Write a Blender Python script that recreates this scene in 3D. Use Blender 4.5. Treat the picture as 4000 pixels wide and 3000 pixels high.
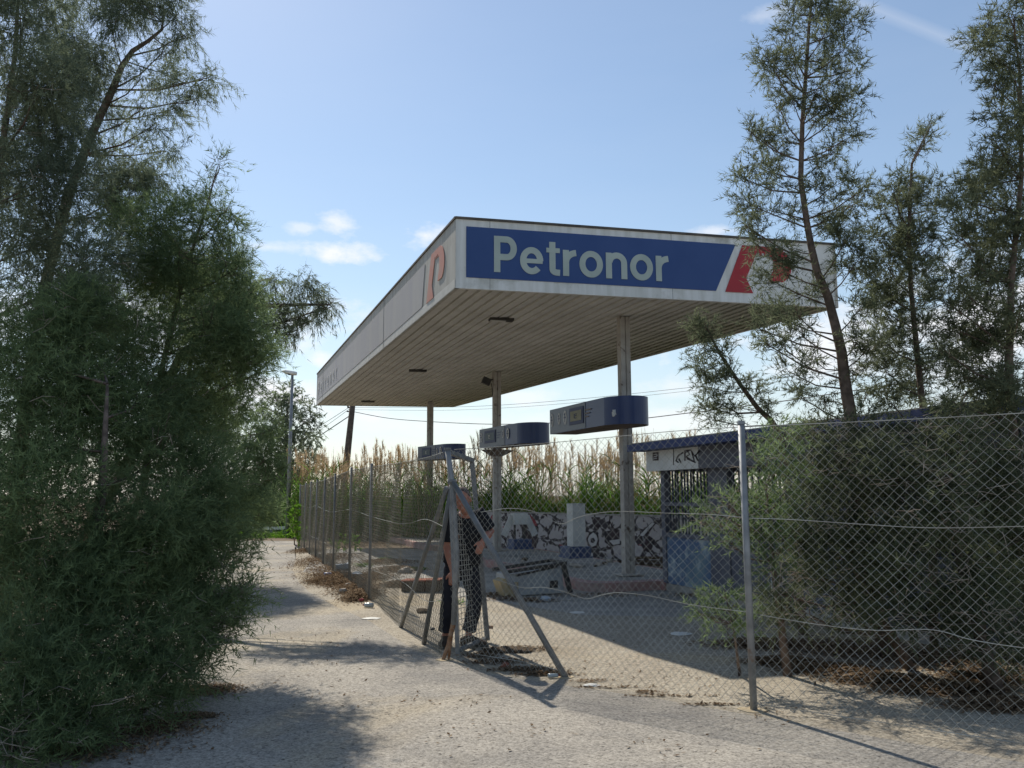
import bpy, bmesh, math, random
import numpy as np
from mathutils import Vector, Matrix
R = math.radians
random.seed(7); rng = np.random.default_rng(11)
sc = bpy.context.scene
col = sc.collection
for o in list(bpy.data.objects): bpy.data.objects.remove(o)

# ------------------------------------------------------------------ camera
F = 3300.0; CH = 1.55; TH = math.atan(433/F); RO = R(0.25)
f_ = Vector((0, math.cos(TH), math.sin(TH))); u_ = Vector((0, -math.sin(TH), math.cos(TH))); r_ = Vector((1, 0, 0))
rr = r_*math.cos(RO) - u_*math.sin(RO); uu = u_*math.cos(RO) + r_*math.sin(RO)
cam_d = bpy.data.cameras.new('camera'); cam = bpy.data.objects.new('camera', cam_d); col.objects.link(cam)
M3 = Matrix((rr, uu, -f_)).transposed()
cam.matrix_world = Matrix.Translation((0, 0, CH)) @ M3.to_4x4()
cam_d.sensor_width = 36; cam_d.lens = F/4000*36; cam_d.clip_start = .05; cam_d.clip_end = 3000
sc.camera = cam
sc.render.resolution_x = 1024; sc.render.resolution_y = 768

def ray(px, py): return (f_*F + rr*(px-2000) + uu*(1500-py))
def at(px, py, Y):                      # point of the view ray at distance Y ahead
    d = ray(px, py); return Vector((0, 0, CH)) + d*(Y/d.y)
def on(px, py, z=0.0):                  # point of the view ray at height z
    d = ray(px, py); return Vector((0, 0, CH)) + d*((z-CH)/d.z)

# ------------------------------------------------------------------ light
SUN_AZ = R(-27.0)      # left of straight ahead
SUN_EL = R(44.5)
sdir = Vector((math.sin(SUN_AZ)*math.cos(SUN_EL), math.cos(SUN_AZ)*math.cos(SUN_EL), math.sin(SUN_EL)))
sl = bpy.data.lights.new('sun', 'SUN'); sl.energy = 4.0; sl.angle = R(0.53); sl.color = (1, .93, .82)
so = bpy.data.objects.new('sun', sl); col.objects.link(so)
so.rotation_euler = sdir.to_track_quat('Z', 'Y').to_euler(); so.location = (0, 0, 30)

w = bpy.data.worlds.new('World'); sc.world = w; w.use_nodes = True
nt = w.node_tree; N = nt.nodes; L = nt.links; N.clear()
out = N.new('ShaderNodeOutputWorld'); bg = N.new('ShaderNodeBackground'); bg.inputs[1].default_value = .094
sky = N.new('ShaderNodeTexSky'); sky.sky_type = 'NISHITA'; sky.sun_disc = False
sky.sun_elevation = SUN_EL; sky.sun_rotation = SUN_AZ   # rotation measured clockwise from +Y
sky.air_density = 1.25; sky.dust_density = .25; sky.ozone_density = 2.0; sky.altitude = 20
tc = N.new('ShaderNodeTexCoord')
def vmath(op, a, b=None):
    n = N.new('ShaderNodeVectorMath'); n.operation = op
    for i, x in enumerate((a, b)):
        if x is None: continue
        if hasattr(x, 'links'): L.new(x, n.inputs[i])
        else: n.inputs[i].default_value = x
    return n
def smath(op, a, b=None, clamp=False):
    n = N.new('ShaderNodeMath'); n.operation = op; n.use_clamp = clamp
    for i, x in enumerate((a, b)):
        if x is None: continue
        if hasattr(x, 'links'): L.new(x, n.inputs[i])
        else: n.inputs[i].default_value = x
    return n.outputs[0]
ns = N.new('ShaderNodeTexNoise'); ns.inputs['Scale'].default_value = 16; ns.inputs['Detail'].default_value = 9; ns.inputs['Roughness'].default_value = .62
sc1 = vmath('MULTIPLY', tc.outputs['Generated'], (1, 1, 2.0)); L.new(sc1.outputs[0], ns.inputs['Vector'])
nz = smath('SUBTRACT', ns.outputs['Fac'], .5)
total = None
# small cumulus patches: (direction given by photo px, horizontal size, vertical size, strength)
for (px, py, sx, sz, st) in [(1310, 985, .045, .013, .9), (1320, 880, .022, .014, .7), (1175, 890, .02, .008, .5), (1660, 920, .035, .016, .8), (1060, 965, .05, .008, .5),
                             (1250, 1405, .02, .014, .8), (1090, 1560, .12, .035, .95), (2050, 1555, .045, .015, .6), (2650, 1510, .04, .018, .55), (2800, 905, .03, .012, .6),
                             (2980, 60, .035, .01, .28), (3400, 1330, .16, .05, .9), (3900, 1300, .14, .09, .95), (2550, 1640, .16, .02, .6), (1900, 1660, .3, .014, .45), (500, 1250, .3, .05, .7)]:
    c = ray(px, py).normalized()
    d = vmath('SUBTRACT', tc.outputs['Generated'], tuple(c)); d = vmath('MULTIPLY', d.outputs[0], (1/sx, 1/sx, 1/sz))
    ln = N.new('ShaderNodeVectorMath'); ln.operation = 'LENGTH'; L.new(d.outputs[0], ln.inputs[0])
    v = smath('SUBTRACT', 1.0, ln.outputs['Value'])
    v = smath('ADD', v, smath('MULTIPLY', nz, 3.4))
    v = smath('MULTIPLY', smath('MULTIPLY', v, 1.15, True), st)
    total = v if total is None else smath('MAXIMUM', total, v)
# thin contrail, upper right
a = ray(3330, 0).normalized(); b = ray(3800, 190).normalized(); n_ = a.cross(b).normalized(); mid = (a+b).normalized()
dt = N.new('ShaderNodeVectorMath'); dt.operation = 'DOT_PRODUCT'; L.new(tc.outputs['Generated'], dt.inputs[0]); dt.inputs[1].default_value = tuple(n_)
dl = vmath('SUBTRACT', tc.outputs['Generated'], tuple(mid)); ln = N.new('ShaderNodeVectorMath'); ln.operation = 'LENGTH'; L.new(dl.outputs[0], ln.inputs[0])
v1 = smath('SUBTRACT', 1.0, smath('DIVIDE', smath('ABSOLUTE', dt.outputs['Value']), .009), True)
v2 = smath('MULTIPLY', smath('SUBTRACT', 1.0, smath('DIVIDE', ln.outputs['Value'], .12), True), 3, True)
total = smath('MAXIMUM', total, smath('MULTIPLY', smath('MULTIPLY', v1, v2), .16))
# thin high haze that thickens towards the horizon
sp = N.new('ShaderNodeSeparateXYZ'); L.new(tc.outputs['Generated'], sp.inputs[0])
hz = smath('SUBTRACT', 1.0, smath('DIVIDE', sp.outputs['Z'], .36), True); hz = smath('ADD', smath('MULTIPLY', smath('POWER', hz, 1.8), .55), .08)
ns2 = N.new('ShaderNodeTexNoise'); ns2.inputs['Scale'].default_value = 5; ns2.inputs['Detail'].default_value = 6
sc2 = vmath('MULTIPLY', tc.outputs['Generated'], (1, 1, 4.0)); L.new(sc2.outputs[0], ns2.inputs['Vector'])
hz = smath('MULTIPLY', hz, smath('ADD', smath('MULTIPLY', ns2.outputs['Fac'], 1.1), .45), True)
m0 = N.new('ShaderNodeMix'); m0.data_type = 'RGBA'; L.new(hz, m0.inputs['Factor']); L.new(sky.outputs[0], m0.inputs[6]); m0.inputs[7].default_value = (6.5, 7.15, 8.0, 1)
mx = N.new('ShaderNodeMix'); mx.data_type = 'RGBA'; L.new(total, mx.inputs['Factor']); L.new(m0.outputs[2], mx.inputs[6]); mx.inputs[7].default_value = (8.3, 8.4, 8.7, 1)
L.new(mx.outputs[2], bg.inputs[0]); L.new(bg.outputs[0], out.inputs[0])
sc.view_settings.view_transform = 'Standard'; sc.view_settings.look = 'None'; sc.view_settings.gamma = 1; sc.view_settings.exposure = 0.38

# ------------------------------------------------------------------ helpers
def tag(o, label=None, cat=None, group=None, kind=None):
    for k, v in (('label', label), ('category', cat), ('group', group), ('kind', kind)):
        if v: o[k] = v
    return o
def thing(name, loc=(0, 0, 0), label=None, cat=None, group=None, rz=0):
    o = bpy.data.objects.new(name, None); col.objects.link(o); o.location = loc; o.rotation_euler = (0, 0, rz)
    o.empty_display_size = .1
    return tag(o, label, cat, group)
class MB:
    def __init__(s): s.v = []; s.f = []; s.m = []; s.mi = 0
    def add(s, vs, fs):
        b = len(s.v); s.v += [tuple(x) for x in vs]; s.f += [tuple(b+i for i in f) for f in fs]; s.m += [s.mi]*len(fs); return s
    def box(s, c, size, ax=None, ay=None):
        c = Vector(c); ax = Vector(ax or (1, 0, 0)).normalized()
        if ay is None: az = Vector((0, 0, 1)); ay = az.cross(ax).normalized() if abs(ax.z) < .99 else Vector((0, 1, 0)); az = ax.cross(ay).normalized()
        else: ay = Vector(ay).normalized(); az = ax.cross(ay).normalized()
        a, b, d = ax*size[0]/2, ay*size[1]/2, az*size[2]/2
        vs = [c + a*i + b*j + d*k for k in (-1, 1) for j in (-1, 1) for i in (-1, 1)]
        return s.add(vs, [(0, 2, 3, 1), (4, 5, 7, 6), (0, 1, 5, 4), (2, 6, 7, 3), (0, 4, 6, 2), (1, 3, 7, 5)])
    def bar(s, a, b, w, h=None, up=(0, 0, 1)):
        a = Vector(a); b = Vector(b); d = b-a; ax = d.normalized(); up = Vector(up)
        if abs(ax.dot(up)) > .98: up = Vector((0, 1, 0))
        ay = up.cross(ax).normalized()
        return s.box((a+b)/2, (d.length, w, h or w), ax, ay)
    def tube(s, pts, r, n=6, cap=True):
        pts = [Vector(p) for p in pts]; k = len(pts); rs = r if hasattr(r, '__len__') else [r]*k
        vs = []; ref = Vector((.31, .77, .2))
        for i, p in enumerate(pts):
            t = (pts[min(i+1, k-1)] - pts[max(i-1, 0)]).normalized()
            if abs(t.dot(ref.normalized())) > .95: ref = Vector((1, -.2, .1))
            x = t.cross(ref).normalized(); y = t.cross(x)
            for j in range(n):
                a = 2*math.pi*j/n; vs.append(p + (x*math.cos(a) + y*math.sin(a))*rs[i])
        fs = [(i*n+j, i*n+(j+1) % n, (i+1)*n+(j+1) % n, (i+1)*n+j) for i in range(k-1) for j in range(n)]
        if cap: fs += [tuple(range(n))[::-1], tuple((k-1)*n+j for j in range(n))]
        return s.add(vs, fs)
    def prism(s, plan, z0, z1):             # plan ccw list of (x, y)
        n = len(plan); vs = [(x, y, z0) for x, y in plan] + [(x, y, z1) for x, y in plan]
        return s.add(vs, [tuple(range(n))[::-1], tuple(range(n, 2*n))] + [(i, (i+1) % n, n+(i+1) % n, n+i) for i in range(n)])
    def blob(s, c, rad, seed=0, n=10, m=7, rough=.15, ax=None):
        rnd = random.Random(seed); c = Vector(c); vs = []
        for i in range(m+1):
            th = math.pi*i/m
            for j in range(n):
                ph = 2*math.pi*j/n; k = 1+rnd.uniform(-rough, rough) if 0 < i < m else 1
                vs.append(c + Vector((rad[0]*math.sin(th)*math.cos(ph)*k, rad[1]*math.sin(th)*math.sin(ph)*k, rad[2]*math.cos(th)*k)))
        return s.add(vs, [(i*n+j, (i+1)*n+j, (i+1)*n+(j+1) % n, i*n+(j+1) % n) for i in range(m) for j in range(n)])
    def build(s, name, mats, parent=None, smooth=False, bevel=0):
        me = bpy.data.meshes.new(name); me.from_pydata(s.v, [], s.f)
        if not isinstance(mats, (list, tuple)): mats = [mats]
        for m in mats: me.materials.append(m)
        if len(mats) > 1: me.polygons.foreach_set('material_index', s.m)
        if smooth: me.polygons.foreach_set('use_smooth', [True]*len(me.polygons))
        me.validate(); me.update()
        o = bpy.data.objects.new(name, me); col.objects.link(o)
        if parent: o.parent = parent; o.matrix_parent_inverse = Matrix.Translation(parent.location).inverted() if parent.rotation_euler.z == 0 else (Matrix.Translation(parent.location) @ Matrix.Rotation(parent.rotation_euler.z, 4, 'Z')).inverted()
        if bevel:
            b = o.modifiers.new('bevel', 'BEVEL'); b.width = bevel; b.segments = 2; b.limit_method = 'ANGLE'
        return o

def mat(name, c1, c2=None, rough=.8, scale=4, spec=.3, metal=0, bump=0, bscale=60, c3=None, scale3=1.2, th3=(.55, .7), stretch=None, detail=6, mixr=(.35, .65), obj=True):
    m = bpy.data.materials.new(name); m.use_nodes = True; n = m.node_tree.nodes; l = m.node_tree.links
    p = n['Principled BSDF']; p.inputs['Roughness'].default_value = rough; p.inputs['Metallic'].default_value = metal
    p.inputs['Specular IOR Level'].default_value = spec
    t = n.new('ShaderNodeTexCoord'); src = t.outputs['Object']
    if stretch:
        mp = n.new('ShaderNodeMapping'); mp.inputs['Scale'].default_value = stretch; l.new(src, mp.inputs[0]); src2 = mp.outputs[0]
    else: src2 = src
    cur = None
    if c2:
        a = n.new('ShaderNodeTexNoise'); a.inputs['Scale'].default_value = scale; a.inputs['Detail'].default_value = detail; l.new(src2, a.inputs['Vector'])
        mr = n.new('ShaderNodeMapRange'); mr.inputs[1].default_value, mr.inputs[2].default_value = mixr; l.new(a.outputs['Fac'], mr.inputs[0])
        x = n.new('ShaderNodeMix'); x.data_type = 'RGBA'; l.new(mr.outputs[0], x.inputs[0]); x.inputs[6].default_value = (*c1, 1); x.inputs[7].default_value = (*c2, 1); cur = x.outputs[2]
    if c3:
        a = n.new('ShaderNodeTexNoise'); a.inputs['Scale'].default_value = scale3; a.inputs['Detail'].default_value = 8; a.inputs['Roughness'].default_value = .65; l.new(src, a.inputs['Vector'])
        mr = n.new('ShaderNodeMapRange'); mr.inputs[1].default_value, mr.inputs[2].default_value = th3; l.new(a.outputs['Fac'], mr.inputs[0])
        x = n.new('ShaderNodeMix'); x.data_type = 'RGBA'; l.new(mr.outputs[0], x.inputs[0])
        if cur: l.new(cur, x.inputs[6])
        else: x.inputs[6].default_value = (*c1, 1)
        x.inputs[7].default_value = (*c3, 1); cur = x.outputs[2]
    if cur: l.new(cur, p.inputs['Base Color'])
    else: p.inputs['Base Color'].default_value = (*c1, 1)
    if bump:
        a = n.new('ShaderNodeTexNoise'); a.inputs['Scale'].default_value = bscale; a.inputs['Detail'].default_value = 5; l.new(src, a.inputs['Vector'])
        b = n.new('ShaderNodeBump'); b.inputs['Strength'].default_value = bump; b.inputs['Distance'].default_value = .01; l.new(a.outputs['Fac'], b.inputs['Height']); l.new(b.outputs[0], p.inputs['Normal'])
    return m

galv = mat('galvanised', (.30, .31, .32), (.20, .21, .22), .55, 9, .4, .35, c3=(.20, .11, .06), scale3=5, th3=(.62, .75))
galv2 = mat('galvanised_grey', (.21, .215, .22), (.15, .155, .155), .6, 7, .3, .1, c3=(.18, .12, .08), scale3=7, th3=(.64, .76))
wire = mat('wire', (.40, .41, .38), (.26, .25, .22), .5, 3, .4)
wire_old = mat('old_wire', (.24, .225, .18), (.30, .27, .21), .85, 3, .1)
rust = mat('rust', (.20, .09, .04), (.32, .22, .15), .9, 12, .1)
bark = mat('bark', (.20, .155, .13), (.10, .078, .066), .95, 14, .05, bump=.6, bscale=40)
twigm = mat('twig', (.22, .17, .13), (.12, .09, .07), .95, 14, .05)
# ------------------------------------------------------------------ ground
def ground_mat(name, ca, cb, cc, patch):
    m = bpy.data.materials.new(name); m.use_nodes = True; n = m.node_tree.nodes; l = m.node_tree.links; p = n['Principled BSDF']
    p.inputs['Roughness'].default_value = .92; p.inputs['Specular IOR Level'].default_value = .2
    t = n.new('ShaderNodeTexCoord')
    v = n.new('ShaderNodeTexVoronoi'); v.inputs['Scale'].default_value = 85; l.new(t.outputs['Object'], v.inputs['Vector'])
    sx = n.new('ShaderNodeSeparateColor'); l.new(v.outputs['Color'], sx.inputs[0])
    a = n.new('ShaderNodeTexNoise'); a.inputs['Scale'].default_value = 26; a.inputs['Detail'].default_value = 8; a.inputs['Roughness'].default_value = .75; l.new(t.outputs['Object'], a.inputs['Vector'])
    ad = n.new('ShaderNodeMath'); ad.operation = 'MULTIPLY_ADD'; l.new(sx.outputs[0], ad.inputs[0]); ad.inputs[1].default_value = .36; l.new(a.outputs['Fac'], ad.inputs[2])
    r1 = n.new('ShaderNodeValToRGB'); e = r1.color_ramp.elements; e[0].position = .38; e[0].color = (*[x*.27 for x in ca], 1); e[1].position = .98; e[1].color = (*cc, 1)
    k = e.new(.53); k.color = (*ca, 1); k = e.new(.74); k.color = (*cb, 1); l.new(ad.outputs[0], r1.inputs[0])
    b = n.new('ShaderNodeTexNoise'); b.inputs['Scale'].default_value = .9; b.inputs['Detail'].default_value = 7; b.inputs['Roughness'].default_value = .65; l.new(t.outputs['Object'], b.inputs['Vector'])
    mr = n.new('ShaderNodeMapRange'); mr.inputs[1].default_value = .42; mr.inputs[2].default_value = .66; l.new(b.outputs['Fac'], mr.inputs[0])
    x = n.new('ShaderNodeMix'); x.data_type = 'RGBA'; x.blend_type = 'MULTIPLY'; l.new(mr.outputs[0], x.inputs[0]); l.new(r1.outputs[0], x.inputs[6]); x.inputs[7].default_value = (*patch, 1)
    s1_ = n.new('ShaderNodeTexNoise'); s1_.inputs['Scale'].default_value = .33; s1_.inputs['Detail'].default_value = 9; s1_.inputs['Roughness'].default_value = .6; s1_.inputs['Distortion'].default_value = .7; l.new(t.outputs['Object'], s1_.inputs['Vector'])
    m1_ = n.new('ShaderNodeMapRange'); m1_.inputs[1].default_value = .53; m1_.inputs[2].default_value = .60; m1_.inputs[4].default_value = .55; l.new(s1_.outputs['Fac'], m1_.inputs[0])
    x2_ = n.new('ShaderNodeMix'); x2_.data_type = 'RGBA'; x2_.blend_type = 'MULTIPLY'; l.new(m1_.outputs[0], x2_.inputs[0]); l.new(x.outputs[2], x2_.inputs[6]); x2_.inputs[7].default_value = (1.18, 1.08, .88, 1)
    l.new(x2_.outputs[2], p.inputs['Base Color'])
    bp = n.new('ShaderNodeBump'); bp.inputs['Strength'].default_value = .4; bp.inputs['Distance'].default_value = .005; l.new(ad.outputs[0], bp.inputs['Height']); l.new(bp.outputs[0], p.inputs['Normal'])
    return m
m_road = ground_mat('chip_asphalt', (.250, .227, .192), (.36, .328, .278), (.50, .46, .39), (.64, .655, .69))
m_yard = ground_mat('yard_asphalt', (.26, .228, .18), (.38, .335, .26), (.54, .49, .40), (.80, .78, .76))
m_soil = mat('soil', (.21, .16, .11), (.13, .10, .07), .95, 3, .1, bump=.8, bscale=25, c3=(.30, .25, .18), scale3=2)
m_grass = mat('verge', (.08, .13, .03), (.16, .16, .07), .95, 8, .1, bump=.8, bscale=30)

def sheet(name, pts, z, m, kind='structure', sub=False):
    mb = MB(); mb.add([(x, y, z) for x, y in pts], [tuple(range(len(pts)))]); o = mb.build(name, m); o['kind'] = kind
    return o
sheet('ground', [(-500, -60), (500, -60), (500, 900), (-500, 900)], 0, m_soil)
# road that passes in front of the fence and bends away on the left
road = [(-5.2, -8), (12, -8), (12, 2.2), (4.6, 3.75), (2.2, 5.75), (1.1, 6.7), (-.2, 7.6), (-1.0, 8.8), (-1.75, 10.7), (-2.5, 12.2), (-3.3, 14.0), (-3.9, 15.7), (-4.6, 18), (-5.3, 21), (-6.3, 25), (-7.4, 29.5), (-16, 31.5), (-14, 26), (-9.2, 23), (-7.4, 19), (-6.0, 14.5), (-5.0, 10), (-4.4, 6)]
sheet('road', road, .004, m_road)
m_conc = mat('yard_concrete', (.36, .34, .30), (.26, .245, .22), .9, 1.6, .2, bump=.4, bscale=30, c3=(.20, .19, .17), scale3=.9, th3=(.52, .7))
yard = [(12, 2.2), (12, 24), (4, 24), (-1, 24.5), (-6.6, 26.0), (-5.3, 21), (-4.6, 18), (-3.9, 15.7), (-3.3, 14.0), (-2.5, 12.2), (-1.75, 10.7), (-1.0, 8.8), (-.2, 7.6), (1.1, 6.7), (2.2, 5.75), (4.6, 3.75)]
sheet('forecourt', yard, .004, m_yard)
con = [(-4.3, 17.6), (-2.6, 16.2), (-.8, 13.3), (.9, 11.2), (2.1, 11.0), (6.8, 13.4), (6.5, 21.5), (3, 22.3), (-1, 23.8), (-5.6, 25.2)]
sheet('slab', con, .008, m_conc)
# verge beyond the end of the road
mb = MB(); 
g = [on(700, 2100), on(1120, 2092), on(1145, 2060), on(700, 2055)]
sheet('verge', [(p.x, p.y) for p in g], .006, m_grass)

# ------------------------------------------------------------------ canopy
ZS = 4.70; FH = 1.10; ZT = ZS+FH
NL = on(1779, 1125, ZS); FL = on(1236, 1584, ZS); NR = on(3276, 1202, ZS); FR = on(1770, 1591, ZS)
print('CANOPY', NL, FL, NR, FR, 'top', [on(1777, 838, z) - NL for z in (5.7, 5.8, 5.9)])
def v2(p): return Vector((p.x, p.y, 0))
m_fascia = mat('fascia_white', (.80, .81, .80), (.64, .65, .62), .75, 3.5, .25, c3=(.36, .36, .31), scale3=1.6, th3=(.54, .76), stretch=(2.5, 2.5, .35))
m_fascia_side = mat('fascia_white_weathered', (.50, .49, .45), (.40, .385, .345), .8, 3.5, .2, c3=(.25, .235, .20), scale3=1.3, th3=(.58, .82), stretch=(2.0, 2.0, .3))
m_blue = mat('sign_blue', (.022, .065, .22), (.030, .075, .235), .45, 2, .4)
m_letter = mat('letter_white', (.47, .54, .50), (.40, .47, .44), .6, 3, .3)
m_red = mat('sign_red', (.42, .022, .032), (.36, .02, .03), .45, 3, .4)
m_fblue = mat('faded_blue', (.40, .392, .405), (.45, .44, .425), .8, 2.2, .2, stretch=(1, 1, .15))
m_fred = mat('faded_red', (.56, .27, .22), (.52, .31, .26), .8, 5, .2)
m_flet = mat('faded_letter', (.58, .57, .54), (.5, .49, .47), .8, 5, .2)
m_trim = mat('roof_trim', (.07, .065, .06), (.14, .12, .10), .7, 4, .3)
can = thing('petrol_station_canopy', (.5, 15, 0), 'large white petrol station canopy with a blue lettered sign, grooved underside and three columns', 'canopy')
# fascia boards
def fascia(name, A, B, m, th=.06):
    A = v2(A); B = v2(B); d = (B-A).normalized(); nrm = Vector((d.y, -d.x, 0))
    mb = MB(); c = (A+B)/2 + Vector((0, 0, ZS+FH/2)) - nrm*th/2
    mb.box(c, ((B-A).length-.002, th, FH), d, Vector((0, 0, 1)).cross(d))
    o = mb.build(name, m, can); return o, A, d, nrm, (B-A).length
fo, fA, fd, fn, fl = fascia('fascia', NL, NR, m_fascia)
so_, sA, sd, sn, sl_ = fascia('fascia', FL, NL, m_fascia_side)
fascia('fascia', NR, FR, m_fascia_side); fascia('fascia', FR, FL, m_fascia_side)
so_['label'] = 'long weathered side fascia with faded lettering'; fo['label'] = 'front fascia carrying the blue sign'
mb = MB()
for A, B in ((NL, NR), (FL, NL), (NR, FR), (FR, FL)):
    A = v2(A); B = v2(B); d = (B-A).normalized(); nr = Vector((d.y, -d.x, 0))
    mb.box((A+B)/2 + nr*.008 - nr*.05 + Vector((0, 0, ZT+.018)), ((B-A).length+.015, .13, .035), d, Vector((0, 0, 1)).cross(d))
mb.build('roof_trim', m_trim, can)
mb = MB(); q = [v2(p) for p in (NL, NR, FR, FL)]; cen = sum(q, Vector())/4; q = [cen+(p-cen)*.985 for p in q]
mb.prism([(p.x, p.y) for p in q], ZS+.10, ZT-.12); mb.build('roof_deck', m_trim, can)
# grooved underside : planks parallel to the long side
m_soff = bpy.data.materials.new('soffit'); m_soff.use_nodes = True
n = m_soff.node_tree.nodes; l = m_soff.node_tree.links; p = n['Principled BSDF']; p.inputs['Roughness'].default_value = .9; p.inputs['Specular IOR Level'].default_value = .15
t = n.new('ShaderNodeTexCoord'); mp = n.new('ShaderNodeMapping'); mp.inputs['Rotation'].default_value = (0, 0, -math.atan2(sd.y, sd.x)); mp.inputs['Scale'].default_value = (.5, 5, 1)
l.new(t.outputs['Object'], mp.inputs[0])
a = n.new('ShaderNodeTexNoise'); a.inputs['Scale'].default_value = 1.3; a.inputs['Detail'].default_value = 8; a.inputs['Roughness'].default_value = .7; l.new(t.outputs['Object'], a.inputs[0])
r1 = n.new('ShaderNodeValToRGB'); e = r1.color_ramp.elements; e[0].position = .3; e[0].color = (.54, .535, .505, 1); e[1].position = .72; e[1].color = (.74, .735, .70, 1); l.new(a.outputs['Fac'], r1.inputs[0])
sx = n.new('ShaderNodeSeparateXYZ'); l.new(t.outputs['Object'], sx.inputs[0])
# algae stain on the right hand side of the underside
ma = n.new('ShaderNodeMath'); ma.operation = 'MULTIPLY_ADD'; l.new(sx.outputs[0], ma.inputs[0]); ma.inputs[1].default_value = .94
mb2 = n.new('ShaderNodeMath'); mb2.operation = 'MULTIPLY'; l.new(sx.outputs[1], mb2.inputs[0]); mb2.inputs[1].default_value = .40; l.new(mb2.outputs[0], ma.inputs[2])
mr = n.new('ShaderNodeMapRange'); mr.inputs[1].default_value = 7.4; mr.inputs[2].default_value = 10.6; l.new(ma.outputs[0], mr.inputs[0])
a2 = n.new('ShaderNodeTexNoise'); a2.inputs['Scale'].default_value = 2.4; a2.inputs['Detail'].default_value = 8; l.new(mp.outputs[0], a2.inputs[0])
mm = n.new('ShaderNodeMath'); mm.operation = 'MULTIPLY'; l.new(mr.outputs[0], mm.inputs[0]); l.new(a2.outputs['Fac'], mm.inputs[1]); mm2 = n.new('ShaderNodeMath'); mm2.operation = 'MULTIPLY'; mm2.use_clamp = True; l.new(mm.outputs[0], mm2.inputs[0]); mm2.inputs[1].default_value = 1.7
x = n.new('ShaderNodeMix'); x.data_type = 'RGBA'; l.new(mm2.outputs[0], x.inputs[0]); l.new(r1.outputs[0], x.inputs[6]); x.inputs[7].default_value = (.20, .21, .14, 1)
l.new(x.outputs[2], p.inputs['Base Color'])
a3 = n.new('ShaderNodeTexNoise'); a3.inputs['Scale'].default_value = 9; a3.inputs['Detail'].default_value = 8; l.new(t.outputs['Object'], a3.inputs[0])
bp = n.new('ShaderNodeBump'); bp.inputs['Strength'].default_value = .5; bp.inputs['Distance'].default_value = .02; l.new(a3.outputs['Fac'], bp.inputs['Height']); l.new(bp.outputs[0], p.inputs['Normal'])
mb = MB(); nA = v2(NL); nB = v2(NR); fA2 = v2(FL); fB2 = v2(FR); wN = (nB-nA); ld = (fA2-nA).normalized()
def far_hit(P):
    best = None
    for (a_, b_) in ((fA2, fB2), (fB2, nB)):
        e_ = b_-a_; den = ld.x*(-e_.y) + ld.y*e_.x
        t_ = ((a_.x-P.x)*(-e_.y) + (a_.y-P.y)*e_.x)/den
        if t_ > .01 and (best is None or t_ < best): best = t_
    return P+ld*best
WN = wN.length; s_ = .06; prof = []; rp = random.Random(3)
while s_ < WN-.1:
    pw = .185
    prof += [(s_, .09), (s_+.004, 0.0), (s_+pw-.036, .004+rp.uniform(0, .02)), (s_+pw-.032, .09)]; s_ += pw
rows = []
for (s1, dz) in prof:
    P = nA + wN*(s1/WN) + ld*.05; Q = far_hit(P) - ld*.05
    rows.append([P + (Q-P)*k/24 + Vector((0, 0, ZS+.005+dz)) for k in range(25)])
for r1_, r2_ in zip(rows[:-1], rows[1:]):
    L1 = min((r1_[-1]-r1_[0]).length, 99)
    mb.add(r1_+r2_, [(k, k+1, 25+k+1, 25+k) for k in range(24)])
mb.build('soffit', m_soff, can)
# light fittings in the underside
m_dark = mat('dark_metal', (.03, .03, .032), (.06, .055, .05), .6, 5, .4)
m_tubew = mat('lamp_glass', (.62, .62, .58), None, .4)
for (px, py, broken) in ((1958, 1246, False), (1632, 1446, True), (1437, 1567, True)):
    c = on(px, py, ZS); c.z = ZS-.012; dd = fd
    lf = MB(); lf.box(c, (.44, .17, .05), dd, Vector((0, 0, 1)).cross(dd)); o = lf.build('light_fitting', m_dark, can)
    if not broken:
        lf = MB(); lf.box(c-dd*.06+Vector((0, 0, -.028)), (.28, .09, .015), dd, Vector((0, 0, 1)).cross(dd)); o2 = lf.build('lamp_cover', m_tubew, o)

# sign panels: coordinates (s along the board from its left end seen from outside, h above the board's bottom)
def plate(poly, A, d, nr, m, name, parent, off=.004, th=.006, label=None):
    mb = MB(); k = len(poly)
    f0 = [A + d*s + Vector((0, 0, ZS+h)) + nr*off for s, h in poly]; f1 = [q + nr*th for q in f0]
    mb.add(f0+f1, [tuple(range(k, 2*k)), tuple(range(k))[::-1]] + [(i, (i+1) % k, k+(i+1) % k, k+i) for i in range(k)])
    o = mb.build(name, m, parent)
    if label: o['label'] = label
    return o
def sh(px, py, A, nr):                      # photo pixel -> (s, h) on a board
    d = ray(px, py); den = d.dot(nr); t_ = (A - Vector((0, 0, CH))).dot(nr)/den if True else 0
    P = Vector((0, 0, CH)) + d*t_; return ((P-A).dot(fd if nr is fn else sd), P.z-ZS)
B1 = [sh(*q, fA, fn) for q in ((1821, 884), (1823, 1083), (2796, 1137), (2872, 957))]
print('BLUE', B1, 'board', fl, 'TEXT', [sh(*q, fA, fn) for q in ((1929, 922), (1930, 1064), (2611, 1003), (2561, 1100))])
hb0 = (B1[1][1]+B1[2][1])/2; hb1 = (B1[0][1]+B1[3][1])/2
blue = plate([(B1[0][0], hb0), (B1[2][0], hb0), (B1[3][0], hb1), (B1[0][0], hb1)], fA, fd, fn, m_blue, 'sign_panel', can)
m_seam = mat('seam', (.16, .17, .18), None, .8)
for px, py in ((1913, 1000), (2624, 1040)):
    s0 = sh(px, py, fA, fn)[0]; plate([(s0, .0), (s0+.006, 0), (s0+.006, FH), (s0, FH)], fA, fd, fn, m_seam, 'panel_seam', can, off=.001, th=.002)

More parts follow.
